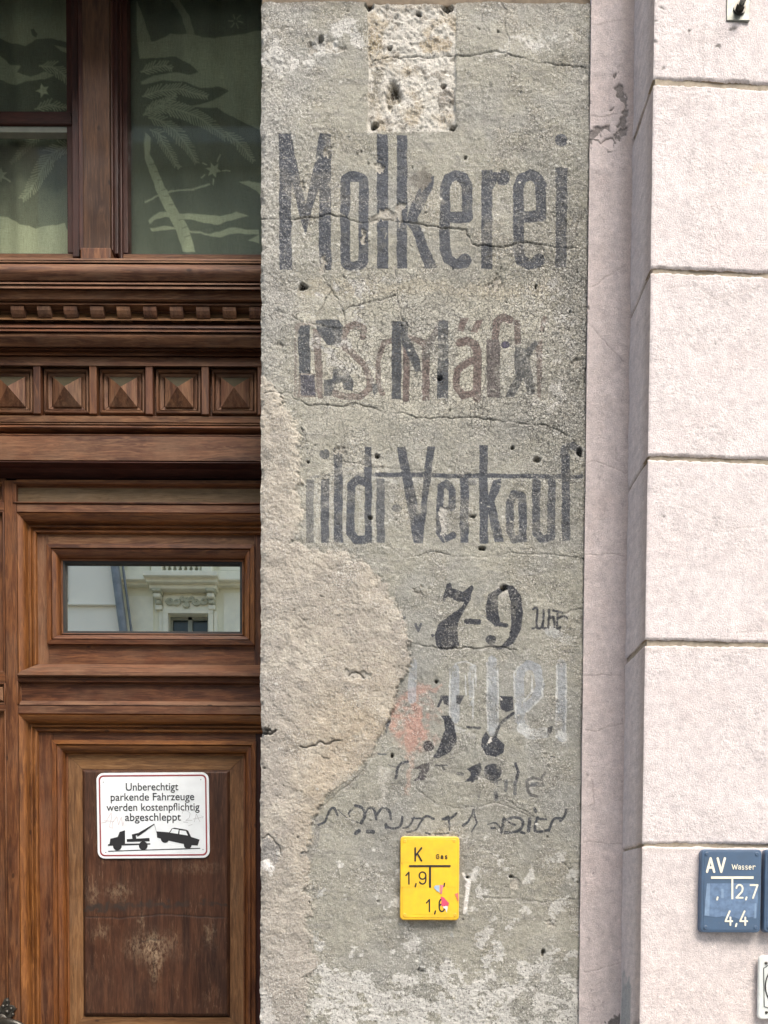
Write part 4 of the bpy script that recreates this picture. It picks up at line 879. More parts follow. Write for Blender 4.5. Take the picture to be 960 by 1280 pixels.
window(X_(150, 2.262), XRR, ws - 0.01, zt1)
zr = zy(141, 2.262); zr2 = zy(157.5, 2.262)
box('glazing_bar', (lx0, 2.258, zr2), (lx1 - 0.001, 2.302, zr), dark_h, df, 0.003)
pale = flat_mat('pale_grey_reflection', (0.2, 0.215, 0.18), 0.7, var=0.15, scale=30)
box('reflection_strip', (lx0, 2.264, zy(166, 2.264)), (lx1 - 0.016, 2.283, zy(158.5, 2.264)), pale, df, 0.001)  # pale strip added for the light line reflected below the bar
for a, b in ((lx0, lx1), (X_(150, 2.262), XRR)):
    box('glass_pane', (a + 0.01, GYW, ws), (b - 0.008, GYW + 0.004, zt1), clear_glass, df)

# ---- curtains with woven palm pattern
def curtain(name, xa, xb, Yc, seed, draw, label, yshift=0):
    z0, z1 = ws - 0.05, zt1; dx = 0.0021
    nx = int((xb - xa) / dx); ny = int((z1 - z0) / dx); S = (ny, nx)
    X = np.linspace(xa, xb, nx)[None, :] * np.ones((ny, 1)); Z = np.linspace(z1, z0, ny)[:, None] * np.ones((1, nx))
    Yb = Yc + 0.006 * np.sin(X * 38 + seed) + 0.003 * np.sin(X * 91 + 2 * seed + Z) + 0.002 * fbm(S, 90, seed, 2)
    a, b = pix(X, Yb, Z); c = Canvas(a + fbm(S, 30, seed + 2, 3) * .5, b + fbm(S, 30, seed + 3, 3) * .5); m = draw(c, S)
    k = grid_mesh(name, X, Yb, Z, np.ones((ny - 1, nx - 1), bool), {'weave': np.clip(m, 0, 1.2)}, cloth, None, loc=(float((xa + xb) / 2), Yc, z0))
    k['label'] = label; k['category'] = 'curtain'; k['group'] = 'curtains behind the window over the door'
    return k
kc = NT('patterned_curtain_cloth', 0.95); w_ = kc.attr('weave').outputs['Fac']; v_ = kc.coord((1, 1, 1), False)
nh = kc.noise(kc.coord((0.05, 1, 1), False), 700, 2); nv = kc.noise(kc.coord((1, 1, 0.05), False), 700, 2)
thr = kc.math('ADD', nh, nv)
c_ = kc.mix(w_, (0.098, 0.113, 0.088), (0.47, 0.5, 0.36)); c_ = kc.mix(1.0, c_, kc.mix(kc.rng(thr, 0.7, 1.3), (0.75, 0.75, 0.75), (1.2, 1.2, 1.2)), 'MULTIPLY'); kc.color(c_); cloth = kc.m
def frond(c, sp, L, lw=1.6, side=(1, 1), inner=0.85, taper=True, n=26):
    """palm frond: spine with slanting leaflets"""
    m = c.stroke(sp, 2.2, 1.2) * inner; ln = [0]
    for a, b in zip(sp[:-1], sp[1:]): ln.append(ln[-1] + math.hypot(b[0] - a[0], b[1] - a[1]))
    n = max(6, int(ln[-1] / 3.9)); lw = 1.35
    for k in range(n):
        t = (k + 0.5) / n * ln[-1]; i = max(j for j in range(len(sp) - 1) if ln[j] <= t); f = (t - ln[i]) / (ln[i + 1] - ln[i])
        x = sp[i][0] + (sp[i + 1][0] - sp[i][0]) * f; y = sp[i][1] + (sp[i + 1][1] - sp[i][1]) * f
        dx, dy = (sp[i + 1][0] - sp[i][0]), (sp[i + 1][1] - sp[i][1]); q = math.hypot(dx, dy); dx /= q; dy /= q
        l = L * (math.sin(math.pi * min(1, 0.25 + 0.75 * (k + 1) / n)) * 0.6 + 0.4)
        for s in (1, -1):
            if not side[0 if s == 1 else 1]: continue
            ex, ey = x + l * (dx * 0.75 - s * dy * 0.66), y + l * (dy * 0.75 + s * dx * 0.66)
            m = np.maximum(m, c.stroke([(x, y), (ex, ey)], lw, 1.0) * 0.92)
    return m
def star(c, x, y, r, n=6, a0=15):
    p = []
    for k in range(2 * n):
        rr = r if k % 2 == 0 else r * 0.45; t = math.radians(a0 + 180 * k / n); p.append((x + rr * math.cos(t), y + rr * math.sin(t)))
    return c.poly(p, 1)
def Q(pts, k=2.909): return [(x / k, y / k) for x, y in pts]
def draw_r(c, S):
    m = np.zeros(S)
    m = np.maximum(m, c.poly(Q([(500, 150), (560, 150), (620, 125), (700, 125), (780, 140), (960, 110), (960, 480), (900, 450), (840, 420), (790, 390), (740, 390), (640, 385), (520, 385)]), 1.2) * 0.6)   # hazy pale sky shape
    m *= 1 - c.poly(Q([(505, 215), (560, 212), (640, 208), (690, 230), (722, 262), (690, 272), (640, 262), (560, 275), (505, 300)]), 1)
    m *= 1 - c.poly(Q([(505, 310), (600, 290), (680, 300), (730, 320), (800, 316), (830, 330), (800, 352), (760, 370), (700, 385), (640, 380), (505, 385)]), 1)
    m = np.maximum(m, c.poly(Q([(495, 0), (520, 60), (550, 150), (500, 160)]), 1) * 0.5); m = np.maximum(m, c.poly(Q([(620, 0), (650, 0), (690, 60), (710, 130), (680, 130), (660, 60)]), 1) * 0.45)
    for sp, L, si in (([(515, 262), (560, 245), (600, 240), (625, 250)], 30, (1, 1)), ([(520, 350), (580, 330), (650, 325), (750, 350)], 34, (1, 1)), ([(530, 400), (600, 385), (680, 410), (760, 450), (820, 500)], 42, (1, 1)), ([(820, 480), (860, 510), (900, 560), (922, 585)], 30, (1, 1)), ([(540, 430), (590, 440), (640, 480), (690, 540), (715, 590)], 34, (1, 1)), ([(545, 470), (580, 490), (610, 540), (640, 600), (650, 612)], 28, (1, 1)), ([(520, 420), (560, 400), (640, 350)], 30, (1, 1))):
        m = np.maximum(m, frond(c, Q(sp), L / 2.909, 1.9, si) * 0.8)
    m = np.maximum(m, c.poly(Q([(528, 480), (546, 500), (545, 560), (560, 590), (600, 680), (650, 770), (690, 840), (708, 915), (668, 915), (640, 840), (590, 740), (550, 650), (530, 580), (522, 520)]), 1) * 0.85)
    for x, y in ((545, 600), (560, 625), (572, 655), (588, 690), (600, 715), (615, 745), (632, 780), (648, 800), (660, 830), (672, 860)): m *= 1 - c.stroke(Q([(x, y), (x + 26, y - 6)]), 1.0, 1) * 0.7
    m = np.maximum(m, star(c, 777 / 2.909, 618 / 2.909, 10.5, 6, 10))
    for a, b in (((800, 565), (792, 588)), ((740, 590), (752, 598)), ((812, 622), (835, 622)), ((778, 652), (778, 670)), ((735, 648), (745, 638))): m = np.maximum(m, c.stroke(Q([a, b]), 1.6))
    m = np.maximum(m, c.stroke(Q([(530, 735), (575, 712), (620, 695), (700, 688), (762, 670)]), 2.2) * 0.8)
    for p in ([(540, 800), (580, 772), (700, 775), (800, 785), (860, 772), (908, 788), (860, 798), (780, 815), (700, 800), (600, 790), (560, 800), (545, 815)], [(545, 830), (600, 820), (680, 838), (760, 848), (830, 830), (940, 835), (940, 850), (860, 848), (800, 862), (720, 850), (640, 835), (550, 840)], [(868, 662), (905, 655), (960, 668), (960, 720), (930, 690), (900, 672)], [(905, 872), (940, 850), (940, 885)]):
        m = np.maximum(m, c.poly(Q(p), 1) * 0.8)
    for a in range(6):
        t = math.radians(a * 60 + 10); m = np.maximum(m, c.stroke([(295 + 3 * math.cos(t), 27 + 3 * math.sin(t)), (295 + 9 * math.cos(t), 27 + 9 * math.sin(t))], 1.6) * .5)
    return m * 0.9 + 0.08
def draw_l(c, S):
    m = c.poly(Q([(-200, -200), (300, -200), (300, 170), (240, 155), (190, 140), (130, 140), (90, 165), (40, 155), (0, 140), (-200, 150)]), 1) * 0.62
    m = np.maximum(m, c.poly(Q([(-200, 200), (0, 205), (40, 235), (78, 240), (60, 262), (110, 280), (160, 262), (200, 275), (160, 290), (100, 295), (60, 310), (0, 290), (-200, 290)]), 1) * 0.6)
    m = np.maximum(m, c.poly(Q([(200, 165), (255, 180), (265, 200), (220, 185)]), 1) * .55); m *= 1 - c.poly(Q([(112, 108), (122, 105), (135, 122), (130, 135), (118, 125)]), 1)
    m = np.maximum(m, frond(c, Q([(145, 240), (190, 245), (230, 270), (270, 310)]), 12, 1.8, n=16) * 0.75); m = np.maximum(m, frond(c, Q([(130, 395), (180, 380), (240, 392)]), 10, 1.8, n=12) * 0.75)
    m = np.maximum(m, star(c, 156 / 2.909, 330 / 2.909, 9, 5, 35))
    m = np.maximum(m, frond(c, Q([(270, 530), (230, 535), (190, 560), (150, 620), (110, 690), (82, 722)]), 15, 2.4, n=30) * 0.95); m = np.maximum(m, frond(c, Q([(150, 490), (110, 520), (70, 560), (40, 590)]), 8, 2.0, n=18) * 0.6)
    m = np.maximum(m, star(c, 2 / 2.909, 636 / 2.909, 9, 6, 35)); m = np.maximum(m, c.stroke(Q([(10, 640), (36, 658)]), 2))
    m = np.maximum(m, c.poly(Q([(-250, 785), (0, 788), (30, 790), (70, 815), (130, 830), (180, 820), (235, 812), (240, 835), (300, 850), (300, 1000), (-250, 1000)]), 1) * 0.8)
    return m * 0.95 + 0.2 * sstep(150, 170, c.Y) + 0.05
curtain('curtain', X_(146, 2.33), XRR + 0.1, 2.335, 11, draw_r, 'dim green curtain with a tall palm trunk and fronds, right window')
curtain('curtain', lx0, X_(100, 2.33), 2.335, 23, draw_l, 'pale green curtain with small stars, behind the left two panes')
dark_room = flat_mat('dark_interior', (0.02, 0.02, 0.018), 0.9)

# ---- door leaf
leaf = thing('door', 'brown panelled wooden house door with a small glazed panel', 'door', (float(XL), 2.25, 0))
YL = 2.20
Xo = P(21.5, 770, YL).x; Xi = XRR + 0.012
def zl(py, Y=YL): return zy(py, Y)
# rails, stiles
box('stile', (P(6.5, 770, YL).x, YL, 0.08), (Xo, 2.28, zl(601)), wood_v, leaf, 0.0012)
box('rail', (Xo + 0.0005, YL + 0.0006, zl(640.5)), (XRR, 2.28, zl(630.5)), grey_h, leaf, 0.0012)
box('rail', (Xo + 0.0005, YL + 0.0004, zl(605.5)), (XRR, 2.28, zl(600)), wood_h, leaf)
frame4('bead', P(16, 615, YL).x, zl(603.5), Xi, zl(630), [(0, YL - 0.0015), (0.0015, YL - 0.003), (0.004, YL - 0.003), (0.005, YL + 0.011), (0.0085, YL + 0.009), (0.010, YL + 0.013)], 2.23, wood_h, wood_v, leaf, 'LTB')
box('frieze_panel', (P(18, 615, YL).x, YL + 0.011, zl(631)), (XRR, 2.27, zl(603)), wood_mat('greenish_weathered_wood', 'X', (0.11, 0.07, 0.035), (0.175, 0.115, 0.06), (0.25, 0.17, 0.1), .4, .55), leaf)
OUT = [(0, YL - 0.0005), (0.0012, YL + 0.005), (0.0028, YL + 0.005), (0.004, YL - 0.004), (0.022, YL + 0.022, 0.0045), (0.026, YL + 0.024), (0.0265, YL + 0.018), (0.0305, YL + 0.018), (0.0315, YL + 0.027), (0.0365, YL + 0.027), (0.037, YL + 0.0215), (0.0425, YL + 0.0225), (0.0445, YL + 0.032)]
YB = YL + 0.030
z1u, z0u = zl(641), zl(846.5)
frame4('moulding', Xo, z1u, Xi, z0u, OUT, 2.27, orange_h, orange_v, leaf, 'LTR')
frame4('sill_moulding', Xo, z1u, Xi, z0u, [(0, YL + 0.001), (0.001, YL - 0.012), (0.012, YL - 0.010), (0.0445, YB + 0.001)], 2.27, grey_h, grey_v, leaf, 'B')
# flat boards round the glass
gx0, gx1, gz1, gz0 = P(59.5, 740, YB).x, P(319, 740, YB).x, zl(681.5, YB), zl(807, YB)
ix0 = Xo + 0.041
box('panel_stile', (ix0, YB, z0u + 0.03), (gx0 + 0.002, 2.27, z1u - 0.04), grey_v, leaf)
box('panel_stile', (gx1 - 0.002, YB, z0u + 0.03), (XRR, 2.27, z1u - 0.04), wood_v, leaf)
box('panel_rail', (gx0 + 0.0025, YB + 0.0005, gz1 - 0.002), (gx1 - 0.0025, 2.27, z1u - 0.04), grey_h, leaf)
box('panel_rail', (gx0 + 0.0025, YB + 0.0005, z0u + 0.03), (gx1 - 0.0025, 2.27, gz0 + 0.002), wood_h, leaf)
IN = [(0, YB + 0.001), (0.0008, YB - 0.009), (0.012, YB - 0.010), (0.0135, YB - 0.004), (0.0145, YB - 0.004), (0.0155, YB - 0.008), (0.0315, YB + 0.012, 0.004), (0.0335, YB + 0.014), (0.034, YB + 0.010), (0.0375, YB + 0.011), (0.039, YB + 0.027)]
win = frame4('window_frame', gx0, gz1, gx1, gz0, IN, 2.268, wood_h, orange_v, leaf)
frame4('glazing_shadow_strip', gx0 + 0.0365, gz1 - 0.0365, gx1 - 0.0365, gz0 + 0.0365, [(0, YB + 0.0125), (0.0075, YB + 0.0135), (0.0078, YB + 0.0215)], YB + 0.0217, flat_mat('rebate_shadow_black', (0.012, 0.011, 0.01), .7), flat_mat('rebate_shadow_black', (0.012, 0.011, 0.01), .7), leaf)  # black strips stand in for the shadow around the inset glass
dwin = box('window_pane', (gx0 + 0.034, YB + 0.022, gz0 + 0.034), (gx1 - 0.034, YB + 0.026, gz1 - 0.034), mirror_glass, leaf)
# middle rail with sunk panel
box('rail', (Xo + 0.0005, YL + 0.0005, zl(852)), (XRR, 2.28, zl(847.2)), wood_h, leaf, 0.001)
frame4('bead', P(21, 865, YL).x, zl(851), Xi, zl(882), [(0, YL - 0.0015), (0.0015, YL - 0.0025), (0.004, YL - 0.0025), (0.005, YL + 0.009), (0.0085, YL + 0.007), (0.010, YL + 0.010)], 2.23, wood_h, wood_v, leaf, 'LT')
hrun('bead', [(876.5, YL + 0.009), (881.5, YL - 0.001), (882, YL + 0.004)], grey_h, leaf, P(24, 870, YL).x, XRR, bev=0)
box('rail_panel', (P(22, 865, YL).x, YL + 0.009, zl(883)), (XRR, 2.27, zl(851)), wood_h, leaf)
box('rail', (Xo + 0.0005, YL + 0.0003, zl(892.3)), (XRR, 2.28, zl(882.4)), grey_h, leaf, 0.001)
# lower panel
z1d, z0d = zl(892.5), zl(1345)
frame4('moulding', Xo, z1d, Xi, z0d, OUT, 2.27, orange_h, orange_v, leaf, 'LTRB')
hx0, hx1, hz1, hz0 = P(66.5, 1000, YB).x, P(320.5, 1000, YB).x, zl(926, YB), zl(1306, YB)
box('panel_stile', (ix0, YB, z0d + 0.03), (hx0 + 0.002, 2.27, z1d - 0.04), wood_v, leaf)
box('panel_stile', (hx1 - 0.002, YB, z0d + 0.03), (XRR, 2.27, z1d - 0.04), dark_v, leaf)
box('panel_rail', (hx0 + 0.0025, YB + 0.0005, hz1 - 0.002), (hx1 - 0.0025, 2.27, z1d - 0.04), wood_h, leaf)
box('panel_rail', (hx0 + 0.0025, YB + 0.0005, z0d + 0.03), (hx1 - 0.0025, 2.27, hz0 + 0.002), wood_h, leaf)
frame4('panel_moulding', hx0, hz1, hx1, hz0, IN, 2.268, orange_h, orange_v, leaf)
qx0, qx1, qz1, qz0 = P(103.5, 1100, YB + .012).x, P(287.5, 1100, YB + .012).x, zl(962, YB + .012), zl(1270, YB + .012)
YQ = YB + 0.014
frame4('panel_border', hx0 + 0.036, hz1 - 0.036, hx1 - 0.036, hz0 + 0.036, [(0, YQ + 0.004), (0.0005, YQ), (qx0 - hx0 - 0.036, YQ + 0.0003)], 2.265, tan_h, tan_v, leaf)
# raised dark panel as a fine grid, with scuffs
dx = 0.0022; nxp = int((qx1 - qx0) / dx); nyp = int((qz1 - qz0) / dx); S = (nyp, nxp)
X = np.linspace(qx0, qx1, nxp)[None, :] * np.ones((nyp, 1)); Z = np.linspace(qz1, qz0, nyp)[:, None] * np.ones((1, nxp))
a, b = pix(X, X * 0 + YQ, Z); c = Canvas(a + fbm(S, 12, 5, 4) * 2, b + fbm(S, 12, 6, 4) * 2)
ed = np.minimum(np.minimum(X - qx0, qx1 - X), np.minimum(Z - qz0, qz1 - Z))
Hh = 0.008 * np.clip(ed / 0.008, 0, 1) + 0.0004 * fbm(S, 60, 8, 3); crk = c.stroke([(106, 1136), (180, 1137), (200, 1139), (286, 1145)], 1.2, 1); Hh -= 0.002 * crk * 0
cv_ = Canvas(a, b); cl = cv_.stroke(jag([(106, 1146), (150, 1148), (200, 1143), (240, 1145), (284, 1147)], 1, 3), 1.3, 1.2); Hh -= 0.0012 * cl
sc = c.fog(190, 1183, 24, 14) * 0.9 + c.fog(195, 1205, 6, 22) * .7 + c.fog(128, 1165, 8, 8) * .45 + c.fog(262, 1168, 6, 14) * .5 + c.fog(150, 1115, 14, 10) * .45 + c.fog(178, 1150, 4, 10) * .5 + c.fog(118, 1120, 6, 14) * .4 + c.fog(245, 1085, 30, 6) * .25
sm_ = np.maximum(c.stroke([(104, 1136), (130, 1134), (160, 1132), (200, 1131), (235, 1131)], 7, 3), c.stroke([(252, 1129), (284, 1130)], 5, 2)) * 0.95 + c.stroke([(120, 1138), (170, 1139)], 4, 3) * 0.3 + c.stroke([(178, 1176), (208, 1176)], 2, 1.5) * .8 + cl * 0.9
grid_mesh('raised_panel', X, YQ - Hh, Z, np.ones((nyp - 1, nxp - 1), bool), {'scuff': np.clip(sc * 0.62, 0, 1), 'smear': np.clip(sm_, 0, 1)}, panel_v, leaf, 'dark scratched lower panel')
box('panel_core', (qx0 + 0.0005, YQ + 0.0012, qz0 + 0.0005), (qx1 - 0.0005, 2.26, qz1 - 0.0005), panel_v, leaf)
# lower part out of the picture
box('kick_rail', (Xo + 0.0005, YL + 0.0004, 0.08), (XRR, 2.28, z0d - 0.0005), wood_h, leaf, 0.002)
# ---- cover strip (astragal) at the left edge of the leaf
ax1 = P(6, 770, YL).x; ax0 = ax1 - 0.075
box('cover_strip', (ax0, YL + 0.011, 0.08), (ax1, 2.27, zl(596)), wood_v, leaf)
for (ya, yb_) in ((603, 627.5), (639.5, 842), (854, 881), (887.5, 1400)):
    za, zb = zl(ya), zl(yb_)
    frame4('cover_strip_frame', ax0, za + 0.0, ax1, zb, [(0, YL - 0.001), (0.004, YL - 0.001), (0.005, YL + 0.006), (0.0075, YL + 0.005), (0.009, YL + 0.0105)], YL + 0.02, wood_h, wood_v, leaf)
for ya, yb_ in ((627.8, 639.2), (842.3, 853.7), (881.3, 887.2)):
    box('cross_rail', (ax0 - 0.0003, YL - 0.0008, zl(yb_)), (ax1 + 0.0003, 2.26, zl(ya)), wood_h, leaf, 0.001)
mx, mz = (ax0 + ax1) / 2, (zl(857) + zl(878)) / 2; h1, h2 = 0.029, 0.019
v = [(mx - h1, YL + 0.011, mz - h2), (mx + h1, YL + 0.011, mz - h2), (mx + h1, YL + 0.011, mz + h2), (mx - h1, YL + 0.011, mz + h2), (mx - h1, YL + 0.004, mz - h2), (mx + h1, YL + 0.004, mz - h2), (mx + h1, YL + 0.004, mz + h2), (mx - h1, YL + 0.004, mz + h2), (mx, YL - 0.012, mz)]
mk('pyramid_block', v, [(0, 1, 5, 4), (1, 2, 6, 5), (2, 3, 7, 6), (3, 0, 4, 7), (4, 5, 8), (5, 6, 8), (6, 7, 8), (7, 4, 8)], grey_v, leaf)
# ---- handle
iron = flat_mat('dark_handle_metal', (0.09, 0.085, 0.075), 0.42, 0.85, 0.3, 120, 0.3)
hp = lambda px, py, Y: tuple(P(px, py, Y))
YH = YL - 0.006
esc = []
for px_, py_ in ((-22, 1262), (-12, 1259), (-4, 1263), (2, 1256), (5, 1249), (9, 1247), (12, 1252), (11, 1256), (16, 1257), (20, 1261), (16, 1265), (18, 1269), (13, 1272), (14, 1300), (12, 1400), (-22, 1400)): 
    p = P(px_, py_, YH); esc.append((p.x, p.z))
hplate = prism('handle_plate', esc, YH, YL + 0.011, iron, leaf, 0.001, 'ornate dark metal handle plate')
for px_, py_, r_ in ((9, 1251, .0045), (4, 1258, .0055), (14, 1261, .0055), (9, 1265, .0062), (-1, 1265, .0055), (16, 1268, .0045), (2, 1271, .005), (9, 1257, .004), (-6, 1262, .005)):
    p = P(px_, py_, YH); lathe('rosette_boss', (p.x, p.y, p.z), [(r_, 0), (r_ * .95, -r_ * .5), (r_ * .6, -r_ * .9), (0.0004, -r_)], iron, hplate, 10)
pts = [hp(3, 1276, YH), hp(3, 1276, YH - 0.03), hp(5, 1277, YH - 0.045), hp(12, 1278, YH - 0.052), hp(22, 1280, YH - 0.055), hp(30, 1285, YH - 0.055), hp(36, 1295, YH - 0.055), hp(40, 1312, YH - 0.053)]
tube('door_handle', pts, [.010, .010, .011, .011, .0095, .009, .0085, .008], iron, leaf, 14)
lathe('handle_collar', hp(2, 1276, YH), [(.019, .001), (.019, -.006), (.015, -.010), (.013, -.018), (.0125, -.02)], iron, leaf, 24)
# backing of the doorway
box('door_core', (DRX, 2.281, 0.05), (XRR, 2.34, zy(590, 2.2)), wood_v, leaf)
# simple neighbouring leaf to the left, outside the picture
box('left_leaf_board', (DRX, YL + 0.004, 0.08), (ax0 - 0.0015, 2.28, zl(600)), wood_v, leaf)

# ================================================================== signs
white_en = flat_mat('white_sign_paint', (0.72, 0.765, 0.785), 0.35, 0, 0.06, 25)
black_pr = flat_mat('black_print', (0.018, 0.018, 0.02), 0.45)
red_pr = flat_mat('red_print', (0.27, 0.045, 0.05), 0.4)
grey_scr = flat_mat('grey_scribble', (0.36, 0.37, 0.38), 0.6)
rose_scr = flat_mat('pinkish_scribble', (0.55, 0.44, 0.45), 0.6)
steel = flat_mat('steel_screw', (0.4, 0.39, 0.37), 0.4, 0.8, 0.2, 200)
def rrect(x0, z0, x1, z1, r, n=6):
    p = []
    for cx, cz, a0 in ((x1 - r, z1 - r, 0), (x0 + r, z1 - r, 90), (x0 + r, z0 + r, 180), (x1 - r, z0 + r, 270)):
        for k in range(n + 1): t = math.radians(a0 + 90 * k / n); p.append((cx + r * math.cos(t), cz + r * math.sin(t)))
    return p
def ribbon(name, lines, w, y, mat, parent, cap=True, thick=0.0004):
    """flat strokes (x,z polylines) of width w, standing thick proud of depth y"""
    v = []; f = []; parts = []
    for ln in lines:                                  # break at sharp corners so that strokes keep their width
        cur = [ln[0]]
        for i in range(1, len(ln)):
            cur.append(ln[i])
            if i < len(ln) - 1:
                a = (ln[i][0] - ln[i - 1][0], ln[i][1] - ln[i - 1][1]); b = (ln[i + 1][0] - ln[i][0], ln[i + 1][1] - ln[i][1])
                if a[0] * b[0] + a[1] * b[1] < 0.75 * math.hypot(*a) * math.hypot(*b): parts.append(cur); cur = [ln[i]]
        parts.append(cur)
    y_0 = y
    for kk, ln in enumerate(parts):
        y = y_0 - 0.00003 * kk
        n = len(ln); L = []; Rr = []
        for i, (x, z) in enumerate(ln):
            x0, z0 = ln[max(i - 1, 0)]; x1, z1 = ln[min(i + 1, n - 1)]
            dx_, dz_ = x1 - x0, z1 - z0; q = math.hypot(dx_, dz_) + 1e-12; nx_, nz_ = -dz_ / q * w / 2, dx_ / q * w / 2
            L.append((x + nx_, z + nz_)); Rr.append((x - nx_, z - nz_))
        b = len(v)
        for (a, c), (d, e) in zip(L, Rr): v += [(a, y, c), (d, y, e)]
        for i in range(n - 1): f.append((b + 2 * i, b + 2 * i + 1, b + 2 * i + 3, b + 2 * i + 2))
        if cap:
            for (x, z) in (ln[0], ln[-1]):
                y -= 0.00001; b = len(v); v += [(x + w / 2 * math.cos(t * math.pi / 5), y, z + w / 2 * math.sin(t * math.pi / 5)) for t in range(10)]; f.append(tuple(range(b, b + 10)))
    off = wloc(parent); me = bpy.data.meshes.new(name); me.from_pydata([(a - off[0], b - off[1], c - off[2]) for a, b, c in v], [], f); me.materials.append(mat); me.update()
    return link(name, me, parent)
def text(name, s, x0, z0, x1, z1, y, mat, parent, bold=0.0):
    """lettering fitted into the box x0..x1, z0..z1"""
    cu = bpy.data.curves.new(name, 'FONT'); cu.body = s; cu.offset = bold
    to = bpy.data.objects.new('t', cu); COL.objects.link(to)
    me = bpy.data.meshes.new_from_object(to.evaluated_get(bpy.context.evaluated_depsgraph_get())); bpy.data.objects.remove(to); bpy.data.curves.remove(cu)
    co = np.array([v.co[:] for v in me.vertices]); mn, mx_ = co.min(0), co.max(0)
    off = wloc(parent)
    for v, c in zip(me.vertices, co):
        v.co = (x0 + (c[0] - mn[0]) / (mx_[0] - mn[0]) * (x1 - x0) - off[0], y - off[1], z0 + (c[1] - mn[1]) / (mx_[1] - mn[1]) * (z1 - z0) - off[2])
    me.name = name; me.materials.clear(); me.materials.append(mat); me.update()
    return link(name, me, parent)
def lin(ax, ay, bx, by):  # helper mapping of photo px to x,z at a depth
    pass
class Pl:
    def __init__(s, Y): s.Y = Y
    def __call__(s, px, py): p = P(px, py, s.Y if not callable(s.Y) else s.Y(px)); return (p.x, p.z)
    def L(s, pts): return [s(*p) for p in pts]
    def B(s, x0, y0, x1, y1): a = s(x0, y1); b = s(x1, y0); return a[0], a[1], b[0], b[1]

# ---- tow-away sign on the door
YT = YQ - 0.008 - 0.004
c0 = P(191.5, 1019.5, YT); sgn = thing('tow_away_sign', 'white parking warning sign with a black tow truck, on the dark door panel', 'sign', (c0.x, YT, c0.z))
k = Pl(YT); x0, z0, x1, z1 = k.B(121.5, 966, 261.5, 1072.5)
prism('sign_plate', rrect(x0, z0, x1, z1, 0.020), YT, YT + 0.0035, white_en, sgn, 0.0006)
a = rrect(x0 + .0065, z0 + .0065, x1 - .0065, z1 - .0065, 0.0135); b = rrect(x0 + .0105, z0 + .0105, x1 - .0105, z1 - .0105, 0.0105); n = len(a)
off = wloc(sgn); me = bpy.data.meshes.new('red_border'); me.from_pydata([(p[0] - off[0], -0.0004, p[1] - off[2]) for p in a + b], [], [(i, (i + 1) % n, n + (i + 1) % n, n + i) for i in range(n)]); me.materials.append(red_pr); link('red_border', me, sgn)
def upx(X, Y): return (110 + X * 170 / 960, 950 + Y * 170 / 960)
def ub(x0, y0, x1, y1): a = upx(x0, y0); b = upx(x1, y1); return k.B(a[0], a[1], b[0], b[1])
yt = YT - 0.0006
text('lettering', 'Unberechtigt', *ub(270, 162, 640, 232), yt, black_pr, sgn, 0.006); text('lettering', 'parkende Fahrzeuge', *ub(162, 234, 752, 302), yt, black_pr, sgn, 0.006)
text('lettering', 'werden kostenpflichtig', *ub(132, 306, 788, 374), yt, black_pr, sgn, 0.006); text('lettering', 'abgeschleppt', *ub(262, 376, 656, 446), yt, black_pr, sgn, 0.006)
def flatpoly(name, pts, y, mat, parent):
    off = wloc(parent); me = bpy.data.meshes.new(name); me.from_pydata([(p[0] - off[0], y - off[1], p[1] - off[2]) for p in pts], [], [tuple(range(len(pts)))]); me.materials.append(mat); return link(name, me, parent)
def merged(name, polys, y, mat, parent):
    off = wloc(parent); v = []; f = []
    for i, pts in enumerate(polys):
        b = len(v); v += [(p[0] - off[0], y - 0.00004 * i - off[1], p[1] - off[2]) for p in pts]; f.append(tuple(range(b, b + len(pts))))
    me = bpy.data.meshes.new(name); me.from_pydata(v, [], f); me.materials.append(mat); return link(name, me, parent)
def circ(x, y, r, n=16): return [(x + r * math.cos(2 * math.pi * i / n), y + r * math.sin(2 * math.pi * i / n)) for i in range(n)]
U_ = lambda pts: k.L([upx(*p) for p in pts])
merged('tow_truck_pictogram', [U_(p) for p in ([(138, 592), (150, 590), (156, 552), (208, 540), (222, 505), (260, 494), (260, 588), (438, 588), (438, 597), (138, 602)], [(272, 556), (432, 550), (434, 574), (272, 576)], [(312, 556), (308, 524), (350, 514), (352, 528), (336, 532), (340, 556)], [(350, 516), (466, 450), (470, 455), (364, 532), (344, 540)], circ(205, 604, 31), circ(388, 604, 31))], yt, black_pr, sgn)
ribbon('tow_cable', [U_([(468, 452), (480, 500), (486, 520)])], 0.0008, yt, black_pr, sgn)
merged('towed_car_pictogram', [U_(p) for p in ([(484, 504), (572, 512), (590, 486), (610, 480), (690, 494), (706, 502), (726, 546), (786, 566), (772, 608), (700, 602), (556, 568), (486, 548)], circ(542, 556, 30), circ(702, 602, 28))], yt, black_pr, sgn)
merged('car_window_pictogram', [U_([(578, 514), (596, 488), (640, 494), (634, 524)]), U_([(646, 498), (690, 504), (704, 536), (644, 526)])], yt - 0.0003, white_en, sgn)
ribbon('ground_line', [U_([(140, 640), (790, 627)])], 0.0022, yt, black_pr, sgn, False)
ribbon('scribble', [U_([(95, 440), (125, 435), (165, 368), (168, 400), (150, 470), (175, 478), (172, 440), (205, 395), (215, 455), (235, 400), (245, 462), (255, 430)]), U_([(115, 425), (185, 430)])], 0.0009, yt - 0.0001, rose_scr, sgn)
ribbon('scribble', [U_([(665, 380), (672, 362), (700, 360), (722, 380), (715, 410), (690, 430), (735, 428)]), U_([(750, 440), (765, 385), (790, 440)]), U_([(742, 420), (800, 410)]), U_([(708, 468), (736, 458)]), U_([(672, 440), (705, 444)]), U_([(800, 400), (815, 405), (805, 415)])], 0.0009, yt - 0.0001, grey_scr, sgn)
